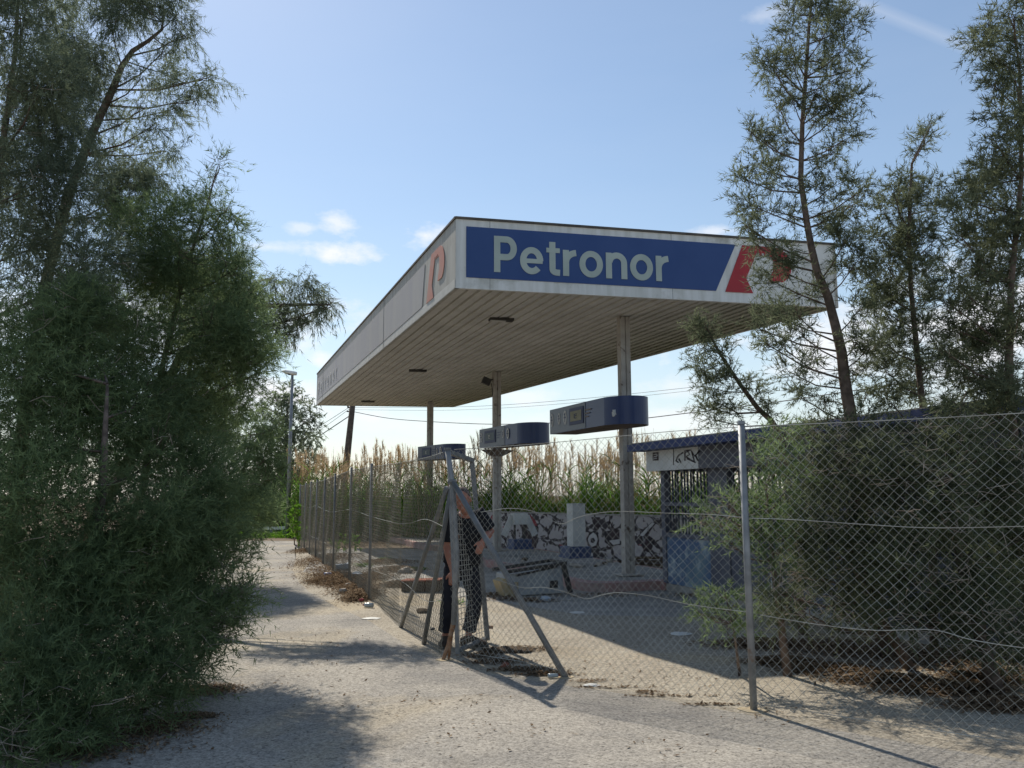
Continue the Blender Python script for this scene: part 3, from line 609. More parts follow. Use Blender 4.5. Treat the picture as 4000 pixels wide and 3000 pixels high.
mb = MB(); q = [kq(2550, 1768), kq(2572, 1766), kq(2572, 1798), kq(2550, 1800)]; mb.add([v+kn*.003 for v in q]+[v for v in q], [(0, 1, 2, 3), (0, 4, 5, 1), (1, 5, 6, 2), (2, 6, 7, 3), (3, 7, 4, 0)]); stk = mb.build('notice', m_black, band)
mb = MB(); mb.tube([kq(2554, 1776)+kn*.006, kq(2567, 1774)+kn*.006, kq(2567, 1782)+kn*.006, kq(2555, 1784)+kn*.006, kq(2555, 1792)+kn*.006, kq(2568, 1790)+kn*.006], .006, 4); mb.build('notice_mark', m_kwhite, stk)
mb = MB(); mb.bar(kp(2.95, -.05, .12), kp(2.95, -.05, .8), .035); mb.build('drain_pipe', m_kwhite, kio)
# raised apron in front of the kiosk
mb = MB(); a0 = cols[0]; pts = [KA+kd*.9+kn*.55, KA+kd*.9, KA-kd*1.6, KA-kd*2.2+kn*.5]
ap = thing('kiosk_step', (KA.x-.5, KA.y, 0), 'low concrete step joining the near island to the kiosk', 'step')
e1_ = [KA+kn*.05+kd*.1, KA+kn*.05-kd*1.9, cols[0]-pv*1.34+(-ld)*(-.2), cols[0]-pv*1.34-ld*.75]
pl = [(v.x, v.y) for v in e1_]; ar = sum(pl[i][0]*pl[(i+1) % 4][1]-pl[(i+1) % 4][0]*pl[i][1] for i in range(4))
if ar < 0: pl = pl[::-1]
mb = MB(); mb.prism(pl, .0, .13); mb.build('step_slab', m_kerb, ap)

# ------------------------------------------------------------------ fences
def chain(mb, A, B, h0, h1, z0=.03, s=.070, r=.0019, n=3, sag=0.0, bulge=.02, seed=0):
    """real zigzag wires hooked into one another, from A to B"""
    A = Vector(A); B = Vector(B); Lf = (B-A).length; d = (B-A)/Lf; nr = Vector((d.y, -d.x, 0)); st = s/2; k = int(Lf/st); ph = seed*1.7
    for i in range(k):
        xc = (i+.5)*st; h = h0+(h1-h0)*xc/Lf - sag*math.sin(math.pi*xc/Lf); m = int(h/(s/2)); pts = []
        for j in range(m+1):
            sg = 1 if (i+j) % 2 else -1
            z = z0 + j*(h-z0)/m; xx = xc + sg*st*.5
            bl = bulge*(math.sin(xx*2.1+ph+z*1.3)+.6*math.sin(xx*5.3+z*4+ph))
            pts.append(A + d*(xx + .012*math.sin(z*5+xx*3)) + nr*(bl+sg*r*1.3*(1 if i % 2 else -1)) + Vector((0, 0, z)))
        # sharp 3 sided tube
        b = len(mb.v); vs = []
        for q in pts:
            for a_ in range(n):
                an = 2*math.pi*a_/n+.4; vs.append(q + d*(r*math.cos(an)) + nr*(r*math.sin(an)))
        mb.v += [tuple(v) for v in vs]
        fs = [(b+q*n+a_, b+q*n+(a_+1) % n, b+(q+1)*n+(a_+1) % n, b+(q+1)*n+a_) for q in range(len(pts)-1) for a_ in range(n)]
        mb.f += fs; mb.m += [0]*len(fs)
def tension(mb, pts, r=.0028):
    # smooth a polyline
    P = [Vector(p) for p in pts]; o = []
    for i in range(len(P)-1):
        p0 = P[max(i-1, 0)]; p1 = P[i]; p2 = P[i+1]; p3 = P[min(i+2, len(P)-1)]
        for k in range(8):
            t = k/8; o.append(.5*((2*p1)+(p2-p0)*t+(2*p0-5*p1+4*p2-p3)*t*t+(3*p1-p0-3*p2+p3)*t**3))
    o.append(P[-1]); mb.tube(o, r, 4)
P0 = v2(on(2945, 2776)); GB = v2(on(1740, 2578)); BR = v2(on(2210, 2648))
PR = P0 + Vector((1.3, -.98, 0)).normalized()*3.0
print('FENCE', P0, BR, GB, 'posttop', at(2915, 1645, P0.y).z)
fr = thing('chain_link_fence', (P0.x, P0.y, 0), 'near galvanised chain link fence between the rusty gate post and the right edge', 'fence')
mb = MB(); chain(mb, P0, PR, 2.05, 2.06, seed=1); mb.build('mesh', wire, fr)
gt = at(1765, 1757, GB.y).z
mb = MB(); chain(mb, GB+(P0-GB).normalized()*.05, P0, gt, 2.05, seed=2, bulge=.018); mb.build('mesh', wire, fr)
for P in (P0, PR):
    mb = MB(); mb.tube([P, P+Vector((-.01, 0, 2.07))], .026, 14); mb.build('post', galv, fr, smooth=True)
    mb = MB(); mb.tube([P+Vector((-.01, 0, 2.07)), P+Vector((-.01, 0, 2.095))], [.030, .027], 14); mb.build('post_cap', galv, fr)
mb = MB()
dG = (P0-GB).normalized(); top = [GB+dG*.1+Vector((0, 0, gt))] + [GB+(P0-GB)*k/5+Vector((0, 0, gt+(2.05-gt)*k/5-.01*math.sin(k))) for k in range(1, 5)] + [P0+Vector((0, 0, 2.05))]
tension(mb, top); tension(mb, [P0+Vector((0, 0, 2.05)), (P0+PR)/2+Vector((0, 0, 2.04)), PR+Vector((0, 0, 2.06))])
def wpx(lst, A, B):
    nr = Vector(((B-A).y, -(B-A).x, 0)).normalized(); o = []
    for (x_, y_) in lst:
        d = ray(x_, y_); t_ = (A-Vector((0, 0, CH))).dot(nr)/d.dot(nr); o.append(Vector((0, 0, CH))+d*t_)
    return o
tension(mb, wpx([(1880, 2000), (1930, 1992), (1990, 1986), (2060, 1992), (2120, 2012), (2190, 2046), (2260, 2020), (2350, 2002), (2450, 1998), (2600, 2004), (2780, 2010), (2930, 2024)], GB, P0))
tension(mb, wpx([(1930, 2260), (2040, 2295), (2120, 2294), (2200, 2310), (2270, 2334), (2300, 2338), (2360, 2322), (2420, 2315), (2540, 2328), (2700, 2362), (2930, 2392)], GB, P0))
tension(mb, wpx([(2930, 2024), (3100, 2030), (3400, 2050), (3650, 2062), (4010, 2056), (4300, 2050)], P0, PR))
tension(mb, wpx([(2970, 2402), (3200, 2440), (3420, 2462), (3640, 2460), (3800, 2500), (4010, 2532), (4300, 2560)], P0, PR))
tension(mb, wpx([(1855, 2555), (1950, 2570), (2080, 2592), (2180, 2618)], GB, P0)); tension(mb, [P0+Vector((0, 0, .05)), PR+Vector((0, 0, .05))])
mb.build('tension_wire', wire, fr)
bt = at(1768, 1880, GB.y-.02)
mb = MB(); mb.tube([BR, BR.lerp(bt, .5), bt], .027, 12); mb.build('brace', galv2, fr, smooth=True)
# concrete footings of the posts
m_foot = mat('footing', (.46, .37, .24), (.38, .33, .25), .95, 12, .1)
for P, sz in ((P0, .11), (BR, .07), (v2(on(1735, 2580)), .08)):
    mb = MB(); mb.prism([(P.x+sz*math.cos(a_)*(1+.15*math.sin(3*a_)), P.y+sz*.8*math.sin(a_)) for a_ in [2*math.pi*i/14 for i in range(14)]], .0045, .009); mb.build('footing', m_foot, fr)

# left fence
posts = [v2(on(*q)) for q in ((1443, 2345), (1364, 2284), (1301, 2236), (1262, 2205), (1232, 2182), (1208, 2165), (1188, 2152), (1167, 2140))]
tops = [at(x_, y_, p.y).z for (x_, y_), p in zip(((1448, 1818), (1366, 1832), (1301, 1856), (1263, 1870), (1234, 1878), (1210, 1885), (1190, 1890), (1167, 1895)), posts)]
print('POSTS', [(round(p.x, 2), round(p.y, 2), round(t, 2)) for p, t in zip(posts, tops)])
S1 = v2(on(1655, 2518)); S2 = v2(on(1565, 2452))
fl2 = thing('chain_link_fence', (posts[0].x, posts[0].y, 0), 'long chain link fence with slim posts receding along the left of the forecourt', 'fence')
run = [GB+Vector((-.04, .06, 0)), S1, S2] + posts; hts = [gt, gt-.02, gt-.02] + tops
for i in range(len(run)-1):
    mb = MB(); chain(mb, run[i], run[i+1], min(hts[i], 2.05)-.02, min(hts[i+1], 2.05)-.02, s=.07 if i < 6 else .09, r=.0021 if i < 6 else .0028, seed=i, bulge=.012); mb.build('mesh', wire_old, fl2)
for p, t in zip(posts, tops):
    mb = MB(); mb.tube([p, p+Vector((0, 0, t+.03))], .022, 10); mb.build('post', galv2, fl2, smooth=True)
for S, tp in ((S1, (1764, 1898)), (S2, (1745, 1905))):
    e = at(*tp, GB.y+.12); mb = MB(); mb.tube([S, S.lerp(e, .5), e], .025, 10); mb.build('brace', galv2, fl2, smooth=True)
mb = MB(); tension(mb, [a_+Vector((0, 0, min(h_, 2.05)-.02)) for a_, h_ in zip(run, hts)])
tension(mb, [a_+Vector((0, 0, 1.25+.05*math.sin(i*2))) for i, a_ in enumerate(run)]); tension(mb, [a_+Vector((0, 0, .5+.06*math.sin(i*3+1))) for i, a_ in enumerate(run)])
mb.build('tension_wire', wire, fl2)

# gate leaf, standing open and leaning
gate = thing('metal_gate', tuple(v2(on(1785, 2562))), 'narrow galvanised gate leaf with welded mesh standing ajar and leaning', 'gate')
g0 = on(1788, 2562); g1 = v2(on(1905, 2512)); gz0 = at(1752, 1757, g0.y); gz1 = at(1843, 1797, g1.y)
g0 = v2(g0)+Vector((0, 0, .02)); g1 = g1+Vector((0, 0, .03))
mb = MB(); mb.bar(gz0, g0, .042, .042); mb.build('stile', galv, gate, bevel=.004)
mb = MB(); mb.bar(gz1+Vector((0, 0, .02)), g1, .05, .05); mb.build('stile', galv2, gate, bevel=.004)
mb = MB(); mb.bar(gz0.lerp(gz1, .04)+Vector((0, 0, -.02)), gz1.lerp(gz0, .04)+Vector((0, 0, -.005)), .046, .046); mb.build('top_rail', galv2, gate, bevel=.004)
mb = MB(); mb.tube([g0+Vector((0, 0, .03)), g1+Vector((0, 0, .02))], .024, 10); mb.build('bottom_rail', galv2, gate, smooth=True)
mb = MB()
for i in range(1, 38):
    t = i/38
    if t < .19: continue
    mb.tube([gz0.lerp(g0, t), gz1.lerp(g1, t)+Vector((0, 0, .01*math.sin(i*2.3)))], .003, 4)
for i in range(1, 11):
    t = i/11; a_ = gz0.lerp(gz1, t).lerp(g0.lerp(g1, t), .18); b_ = g0.lerp(g1, t); mb.tube([a_, a_.lerp(b_, .5)+Vector((.004*math.sin(i*5), 0, 0)), b_], .0028, 4)
mb.build('welded_mesh', wire, gate)
mb = MB(); mb.box(gz0.lerp(g0, .20)+Vector((.01, 0, 0)), (.07, .07, .10), (1, 0, 0)); mb.build('hinge', rust, gate); mb = MB(); mb.tube([gz0.lerp(g0, .45)+Vector((.0, 0, .03)), gz0.lerp(g0, .45)+Vector((.06, .02, .03))], .02, 8); mb.build('hinge', rust, gate); mb = MB(); mb.tube([g1.lerp(gz1, .07), g1.lerp(gz1, .07)+Vector((.07, 0, .0))], .018, 8); mb.build('latch', rust, gate)
# bent gate post with rusted foot
gp_ = thing('gate_post', tuple(GB), 'bent galvanised gate post with a split rusty foot', 'post')
GT = at(1748, 1757, GB.y); kn_ = at(1772, 2440, GB.y-.01)
mb = MB(); mb.tube([GT, at(1768, 1900, GB.y), at(1785, 2180, GB.y), kn_], .027, 12); mb.build('post_shaft', galv, gp_, smooth=True)
mb = MB(); mb.tube([kn_+Vector((0, 0, .02)), at(1752, 2520, GB.y), v2(on(1730, 2580))], [.026, .022, .017], 8); mb.tube([at(1764, 2480, GB.y), v2(on(1752, 2580))], [.018, .012], 6); mb.build('rusty_foot', rust, gp_)
mb = MB(); mb.tube([GT+Vector((0, 0, -.0)), GT+Vector((0, 0, .02))], .034, 12); mb.build('post_cap', galv2, gp_); mb = MB(); mb.tube([at(1768, 1880, GB.y-.03)-Vector((.04, 0, 0)), at(1768, 1880, GB.y-.03)+Vector((.04, 0, 0))], .02, 8); mb.build('clamp', galv2, gp_)
# ------------------------------------------------------------------ person
def loft(mb, pts, rad, n=14, ref=(0, 1, 0)):
    """pts centre line, rad list of (rx, ry): rx across ref, ry along ref"""
    pts = [Vector(p) for p in pts]; k = len(pts); b = []; ref = Vector(ref)
    for i, p in enumerate(pts):
        t = (pts[min(i+1, k-1)]-pts[max(i-1, 0)]).normalized(); y = (ref - t*ref.dot(t)).normalized(); x = y.cross(t)
        rx, ry = rad[i] if hasattr(rad[i], '__len__') else (rad[i], rad[i])
        for j in range(n):
            a_ = 2*math.pi*j/n; b.append(p + x*rx*math.cos(a_) + y*ry*math.sin(a_))
    b.append(pts[0]); b.append(pts[-1]); K = k*n
    fs = [(i*n+j, i*n+(j+1) % n, (i+1)*n+(j+1) % n, (i+1)*n+j) for i in range(k-1) for j in range(n)]
    fs += [(K, (j+1) % n, j) for j in range(n)] + [(K+1, (k-1)*n+j, (k-1)*n+(j+1) % n) for j in range(n)]
    mb.add(b, fs)
def fuse(o, vox, sm=3):
    r = o.modifiers.new('remesh', 'REMESH'); r.mode = 'VOXEL'; r.voxel_size = vox; r.use_smooth_shade = True
    s = o.modifiers.new('smooth', 'SMOOTH'); s.factor = .5; s.iterations = sm
m_skin = mat('skin', (.42, .20, .14), (.36, .16, .11), .55, 9, .35)
m_shirt = mat('black_shirt', (.018, .019, .024), (.028, .03, .036), .9, 7, .1, bump=.5, bscale=30)
m_trou = mat('dark_trousers', (.022, .023, .03), (.035, .036, .045), .9, 7, .1, bump=.6, bscale=22)
m_hair = mat('grey_hair', (.16, .13, .12), (.10, .08, .075), .9, 40, .1)
m_shoe = mat('shoe', (.07, .055, .045), (.10, .08, .06), .8, 10, .2); m_sole = mat('sole', (.12, .12, .11), None, .9)
YB = 9.02
def pp(px, py, dy=0): return at(px, py, YB+dy)
man = thing('person', (pp(1800, 2480).x, YB, 0), 'person in black T-shirt and dark trousers bending forward behind the gate', 'person')
shL = pp(1756, 2016, -.16); shR = pp(1876, 2002, -.16); elL = pp(1746, 2135, -.18); haL = pp(1768, 2232, -.26); elR = pp(1918, 2076, -.12); haR = pp(1886, 2112, -.34)
neck = pp(1820, 1996, -.22); headc = pp(1807, 1955, -.36); pel = pp(1802, 2200, .04); hipL = pp(1770, 2225, .02); hipR = pp(1834, 2225, .02)
knL = pp(1751, 2350, -.08); anL = pp(1740, 2468, .0); knR = pp(1856, 2350, -.04); anR = pp(1832, 2468, .0)
chest = pp(1816, 2055, -.12); waist = pp(1806, 2140, -.03)
bm_ = MB()
loft(bm_, [pel-Vector((0, 0, .06)), pel, waist, chest, chest.lerp(neck, .6), neck+Vector((0, 0, -.02))], [(.13, .09), (.16, .11), (.145, .10), (.165, .11), (.15, .08), (.06, .06)])
loft(bm_, [chest.lerp(neck, .7), neck, headc.lerp(neck, .4)], [.062, .056, .06])
hd = Vector((-.04, -.62, -.55)).normalized()        # where the face looks: down and towards us
up = Vector((-.1, -.55, .62)).normalized(); up = (up - hd*up.dot(hd)).normalized(); sdv = hd.cross(up)
def hp(x_, y_, z_): return headc + sdv*x_ + hd*y_ + up*z_
def ell(mb, c_, a3, n=16, m=12):
    vs = []
    for i in range(m+1):
        th = math.pi*i/m
        for j in range(n):
            ph = 2*math.pi*j/n; vs.append(hp(c_[0]+a3[0]*math.sin(th)*math.cos(ph), c_[1]+a3[1]*math.sin(th)*math.sin(ph), c_[2]+a3[2]*math.cos(th)))
    mb.add(vs, [(i*n+j, (i+1)*n+j, (i+1)*n+(j+1) % n, i*n+(j+1) % n) for i in range(m) for j in range(n)])
ell(bm_, (0, -.015, .03), (.076, .095, .095)); ell(bm_, (0, .025, -.045), (.056, .062, .075)); ell(bm_, (0, .095, -.012), (.013, .02, .03)); ell(bm_, (0, .08, .03), (.055, .016, .012))
for sg in (-1, 1): ell(bm_, (sg*.08, -.01, -.005), (.012, .02, .033)); ell(bm_, (sg*.036, .055, -.03), (.026, .025, .025))
ell(bm_, (0, .078, -.07), (.026, .014, .012))
for (s, e_, h_) in ((shL, elL, haL), (shR, elR, haR)):
    loft(bm_, [s.lerp(chest, .25), s, s.lerp(e_, .5), e_, e_.lerp(h_, .35), h_.lerp(e_, .12), h_], [.055, .056, .047, .04, .042, .028, .026], 12)
# hands: palm, four fingers and a thumb each
def hand(h_, d_, side, curl):
    d_ = d_.normalized(); s_ = side.normalized(); nn = d_.cross(s_)
    loft(bm_, [h_, h_+d_*.045, h_+d_*.085], [(.026, .015), (.040, .015), (.038, .012)], 10, ref=nn)
    for i, (o_, l_) in enumerate(((-.028, .070), (-.0095, .08), (.0095, .075), (.028, .058))):
        b_ = h_+d_*.082+s_*o_; p1 = b_+d_*l_*.45+nn*curl*.012; p2 = p1+(d_*.6+nn*curl*.8).normalized()*l_*.32; p3 = p2+(d_*.2+nn*curl).normalized()*l_*.26
        loft(bm_, [b_-d_*.02, b_, p1, p2, p3], [.0085, .009, .0085, .008, .006], 8)
    b_ = h_+d_*.025-s_*.03; loft(bm_, [b_, b_+d_*.03-s_*.025, b_+d_*.055-s_*.032+nn*curl*.01], [.012, .0105, .008], 8)
hand(haL, Vector((-.05, -.1, -1)), Vector((1, 0, 0)), -1); hand(haR, Vector((-.35, -.3, -.9)), Vector((.9, 0, -.3)), -1)
for (h_, k_, a_) in ((hipL, knL, anL), (hipR, knR, anR)):
    loft(bm_, [h_.lerp(pel, .3), h_, h_.lerp(k_, .5), k_, k_.lerp(a_, .35), a_], [.085, .085, .068, .05, .052, .034], 12)
    loft(bm_, [a_, a_-Vector((0, 0, .05))], [.034, .04], 10)
body = bm_.build('body', m_skin, man, smooth=True); fuse(body, .0065, 2)
tb = MB()
loft(tb, [pel+Vector((0, 0, .02)), pel.lerp(waist, .5), waist, waist.lerp(chest, .5), chest, chest.lerp(neck, .45), neck-Vector((0, 0, .035))], [(.205, .15), (.198, .15), (.192, .145), (.202, .145), (.212, .145), (.185, .115), (.078, .078)], 18)
for (s, e_) in ((shL, elL), (shR, elR)): loft(tb, [s.lerp(chest, .35), s, s.lerp(e_, .5), s.lerp(e_, .86)], [.06, .072, .068, .068], 14)
ts = tb.build('tshirt', m_shirt, man, smooth=True); fuse(ts, .010, 2)
tb = MB(); loft(tb, [pel+Vector((0, 0, .07)), pel, pel-Vector((0, 0, .09))], [(.165, .12), (.178, .135), (.15, .13)], 18)
for (h_, k_, a_) in ((hipL, knL, anL), (hipR, knR, anR)):
    loft(tb, [h_.lerp(pel, .35)+Vector((0, 0, .03)), h_, h_.lerp(k_, .5), k_, k_.lerp(a_, .4), k_.lerp(a_, .75), a_+Vector((0, 0, .015))], [.10, .102, .09, .075, .08, .072, .078], 14)
tr = tb.build('trousers', m_trou, man, smooth=True); fuse(tr, .010, 2)
for (a_, dr, sw) in ((anL, Vector((-.12, -1, 0)), 1), (anR, Vector((.95, -.25, 0)), 1)):
    dr.normalize(); g_ = Vector((a_.x, a_.y, 0)); mb = MB()
    loft(mb, [g_-dr*.09+Vector((0, 0, .05)), g_-dr*.05+Vector((0, 0, .055)), g_+dr*.04+Vector((0, 0, .055)), g_+dr*.13+Vector((0, 0, .042)), g_+dr*.195+Vector((0, 0, .035))], [(.035, .035), (.042, .05), (.047, .05), (.05, .036), (.03, .02)], 14, ref=(0, 0, 1))
    loft(mb, [g_+Vector((0, 0, .03)), g_+Vector((0, 0, .11))], [.042, .048], 12)
    s_ = mb.build('shoe', m_shoe, man, smooth=True); fuse(s_, .008, 2)
    mb = MB(); loft(mb, [g_-dr*.10+Vector((0, 0, .016)), g_-dr*.05+Vector((0, 0, .016)), g_+dr*.12+Vector((0, 0, .016)), g_+dr*.21+Vector((0, 0, .018))], [(.03, .01), (.046, .012), (.053, .012), (.028, .01)], 12, ref=(0, 0, 1)); mb.build('sole', m_sole, s_)
hb_ = MB(); ell(hb_, (0, -.035, .042), (.079, .085, .088)); hr = hb_.build('hair', m_hair, man, smooth=True)

# ------------------------------------------------------------------ foliage
def foliage_mat(name, dark, light, trans=.35):
    m = bpy.data.materials.new(name); m.use_nodes = True; n = m.node_tree.nodes; l = m.node_tree.links; n.clear()
    o = n.new('ShaderNodeOutputMaterial'); at_ = n.new('ShaderNodeAttribute'); at_.attribute_name = 'tint'
    x = n.new('ShaderNodeValToRGB'); e = x.color_ramp.elements; e[0].color = (*dark, 1); e[1].color = (*light, 1); l.new(at_.outputs['Fac'], x.inputs[0])
    d = n.new('ShaderNodeBsdfDiffuse'); t = n.new('ShaderNodeBsdfTranslucent'); mx = n.new('ShaderNodeMixShader'); mx.inputs[0].default_value = trans
    l.new(x.outputs[0], d.inputs[0]); l.new(x.outputs[0], t.inputs[0]); l.new(d.outputs[0], mx.inputs[1]); l.new(t.outputs[0], mx.inputs[2]); l.new(mx.outputs[0], o.inputs[0]); return m
m_fol = foliage_mat('needle_foliage', (.105, .135, .098), (.27, .315, .20), .58)
m_folg = foliage_mat('needle_foliage_green', (.100, .145, .080), (.26, .34, .155), .58)
m_folb = foliage_mat('needle_foliage_brownish', (.108, .125, .088), (.24, .26, .165), .52)
m_folr = foliage_mat('needle_foliage_dark', (.085, .100, .066), (.215, .245, .145), .55)
m_bright = foliage_mat('bright_leaves', (.07, .16, .02), (.18, .33, .04), .5)
def tri_mesh(name, V, T, tint, m, parent, quads=False):
    """V (n,k,3) polygons with k corners each"""
    n_, k = V.shape[0], V.shape[1]; me = bpy.data.meshes.new(name)
    me.vertices.add(n_*k); me.vertices.foreach_set('co', V.reshape(-1).astype(np.float32))
    me.loops.add(n_*k); me.loops.foreach_set('vertex_index', np.arange(n_*k, dtype=np.int32))
    me.polygons.add(n_); me.polygons.foreach_set('loop_start', np.arange(0, n_*k, k, dtype=np.int32)); me.polygons.foreach_set('loop_total', np.full(n_, k, dtype=np.int32))
    me.update(); a_ = me.attributes.new('tint', 'FLOAT', 'POINT'); a_.data.foreach_set('value', np.repeat(tint, k).astype(np.float32))
    me.materials.append(m); o = bpy.data.objects.new(name, me); col.objects.link(o)
    if parent: o.parent = parent; o.matrix_parent_inverse = Matrix.Translation(parent.location).inverted()
    return o
def unit(a): return a/np.maximum(np.linalg.norm(a, axis=-1, keepdims=True), 1e-9)
def sprays(C, Rr, tau, L=.075, W=.0075, M=16, droop=-.15, tl=.24, sub=9, flat=.85, spread=.30):
    """feathery twigs clustered in lobes: centres C (n,3), radii Rr (n)"""
    Vs = []; Ts = []
    a = .5*L*W*.6
    for c, r in zip(C, Rr):
        nt_ = max(3, int(tau*math.pi*r*r/(a*M)))
        sc_ = unit(rng.normal(size=(sub, 3)))*(rng.random((sub, 1))**.45)*r*.8; sc_[:, 2] *= flat
        k = rng.integers(0, sub, nt_); off = rng.normal(size=(nt_, 3))*r*spread
        p = sc_[k] + off; ln = np.linalg.norm(p, axis=1, keepdims=True); p = np.where(ln > r*1.15, p/np.maximum(ln, 1e-6)*r*1.15, p)
        od = unit(p + 1e-6); td = unit(od*.7 + rng.normal(size=(nt_, 3))*.55 + np.array([0, 0, .25+droop]))
        lobt = rng.random()*.45; tt = lobt + rng.random(sub)*.3; tint = tt[k] + rng.random(nt_)*.25
        base = np.array(c) + p
        tw = rng.random((nt_, M, 1)); tlen = tl*(.6+.8*rng.random((nt_, 1, 1)))
        b = base[:, None, :] + td[:, None, :]*tw*tlen + np.array([0, 0, -1.0])*(tw**2)*tlen*.25
        nd = unit(td[:, None, :]*.75 + unit(rng.normal(size=(nt_, M, 3)))*.75 + np.array([0, 0, droop]))
        sd_ = unit(np.cross(nd, rng.normal(size=(nt_, M, 3))))
        ll = L*(.6+.8*rng.random((nt_, M, 1))); ww = W*(.7+.6*rng.random((nt_, M, 1)))
        V = np.stack([b - sd_*ww*.5, b + sd_*ww*.5, b + nd*ll + np.array([0, 0, droop*.02])], axis=2).reshape(-1, 3, 3)
        Vs.append(V); Ts.append(np.repeat(tint, M))
        # the twig itself
        e = base + td*tlen[:, 0]; s2 = unit(np.cross(td, rng.normal(size=(nt_, 3))))*.0028
        Vs.append(np.stack([base-s2, base+s2, e], axis=1)); Ts.append(np.zeros(nt_))
    V = np.concatenate(Vs); T = np.concatenate(Ts)
    keep = V[:, :, 2].min(axis=1) > .01
    return V[keep], T[keep]
def lob(lst, Y, jit=.35):
    C = []; Rr = []
    for q in lst:
        px, py, r = q[:3]; y = (q[3] if len(q) > 3 else Y) + (0 if len(q) > 3 else rng.uniform(-jit, jit)); p = at(px, py, y); C.append(tuple(p)); Rr.append(max(.08, r*y/F))
    return C, Rr
def tree(name, loc, trunk, tr_r, lobes, Y, label, cat, m, group=None, tau=2.0, kw={}, limb=.014, jit=.35, nlimb=None, trunkmat=None, extra=0, dead=0):
    t = thing(name, loc, label, cat, group)
    ex = []
    if extra:
        re_ = random.Random(len(lobes)*7+1)
        for q in lobes:
            if q[2] < 24: continue
            for _ in range(extra):
                a_ = re_.uniform(0, 6.28); ex.append((q[0]+math.cos(a_)*q[2]*.95, q[1]+math.sin(a_)*q[2]*.95, q[2]*re_.uniform(.45, .75)) + tuple(q[3:]))
    C, Rr = lob(list(lobes)+ex, Y, jit); nmain = len(lobes)
    V, T = sprays(C, Rr, tau, **kw); tri_mesh('crown', V, None, T, m, t)
    mb = MB(); k = len(trunk); mb.tube(trunk, [tr_r*(1-.88*(i/(k-1))**.85) for i in range(k)], 9)
    tp = [Vector(p) for p in trunk]; dense = [tp[i].lerp(tp[i+1], s) for i in range(k-1) for s in (0, .33, .66)]+[tp[-1]]
    rl = random.Random(len(lobes))
    for c, r in zip(C[:nmain], Rr[:nmain]):
        c = Vector(c); low = [q for q in dense if q.z < c.z-.05] or dense[:1]
        b = min(low, key=lambda q: (q-c).length + .5*abs(c.z-.35-q.z)); md = b.lerp(c, .5)+Vector((0, 0, -.06*(c-b).length))+Vector((rl.uniform(-.04, .04),)*3)
        rad = min(.035, limb*(.4+(c-b).length*.5)); mb.tube([b, md, c], [rad, rad*.75, rad*.35], 5, cap=False)
        for j in range(5):
            e = c+Vector((rl.uniform(-1, 1), rl.uniform(-1, 1), rl.uniform(-.5, 1)))*r*.95; mb.tube([md.lerp(c, .4+.12*j), (md.lerp(c, .8)+e)/2+Vector((0, 0, -.03)), e], [rad*.4, rad*.3, .0025], 3, cap=False)
    if dead:
        mb.mi = 1
        for _ in range(dead):
            i = rl.randrange(nmain); c = Vector(C[i]); r = Rr[i]; a_ = c+Vector((rl.gauss(0, .5), rl.uniform(-1.0, .2), rl.gauss(0, .5)))*r; d = Vector((rl.gauss(0, 1), rl.gauss(0, .6), rl.gauss(.1, .4))).normalized()*rl.uniform(.08, .28)
            if min(a_.z, (a_+d).z) < .02: continue
            mb.tube([a_, a_+d*.5+Vector((0, 0, rl.uniform(-.03, .03))), a_+d], [.003, .0025, .0012], 3, cap=False)
            mb.tube([a_+d*.5, a_+d*.7+Vector((rl.gauss(0, .05), 0, rl.gauss(0, .05)))], [.0025, .0012], 3, cap=False)
    mb.build('trunk', [trunkmat or bark, deadm], t, smooth=True)
    return t
deadm = mat('dead_twig', (.42, .36, .30), (.28, .23, .19), .9, 9, .1)
# ---- left side trees
tree('feathery_tree', tuple(Vector((-6.1, 10.4, 0))), [Vector((-6.1, 10.4, 0)), at(110, 1500, 10.4), at(180, 1100, 10.3), at(271, 747, 10.2), at(356, 530, 10.1), at(440, 350, 10), at(476, 259, 10), at(518, 199, 10), at(579, 160, 10), at(633, 115, 10), at(640, 30, 10)], .085,
     [(700, 50, 70), (620, -10, 90), (520, 30, 90), (430, 80, 80), (730, 130, 45), (690, 180, 40), (640, 200, 35), (560, 300, 60), (650, 290, 60), (730, 320, 45), (825, 300, 42), (770, 385, 45), (660, 430, 50), (560, 420, 40), (600, 490, 35), (650, 590, 48), (540, 560, 40), (470, 480, 40), (520, 660, 70), (600, 700, 50), (430, 600, 60), (480, 760, 90), (400, 400, 70), (330, 300, 110), (260, 180, 110), (400, 200, 70), (300, 480, 90), (350, 640, 90), (330, -60, 120), (480, -80, 100), (380, 820, 100), (580, 760, 60)], 10.0,
     'tall open tree with a leaning bare trunk at the upper left', 'tree', m_fol, 'feathery trees left of the road', tau=1.7, kw=dict(droop=-.35, L=.08, spread=.24, sub=8), jit=.6, extra=1)
tree('feathery_tree', tuple(Vector((-5.6, 8.4, 0))), [Vector((-5.6, 8.4, 0)), at(-100, 1500, 8.2), at(-20, 800, 8), at(60, 200, 8), at(80, -200, 8)], .07,
     [(80, 60, 150), (20, 250, 170), (150, 330, 120), (200, 520, 120), (60, 480, 170), (120, 700, 160), (250, 700, 110), (40, 900, 190), (230, 900, 150), (350, 1000, 130), (120, 1130, 200), (200, 100, 80), (30, -120, 150), (-60, 650, 120), (170, -60, 120)], 8.0,
     'dense tree filling the top left corner', 'tree', m_fol, 'feathery trees left of the road', tau=1.6, kw=dict(droop=-.2), jit=.6, extra=1, dead=60)
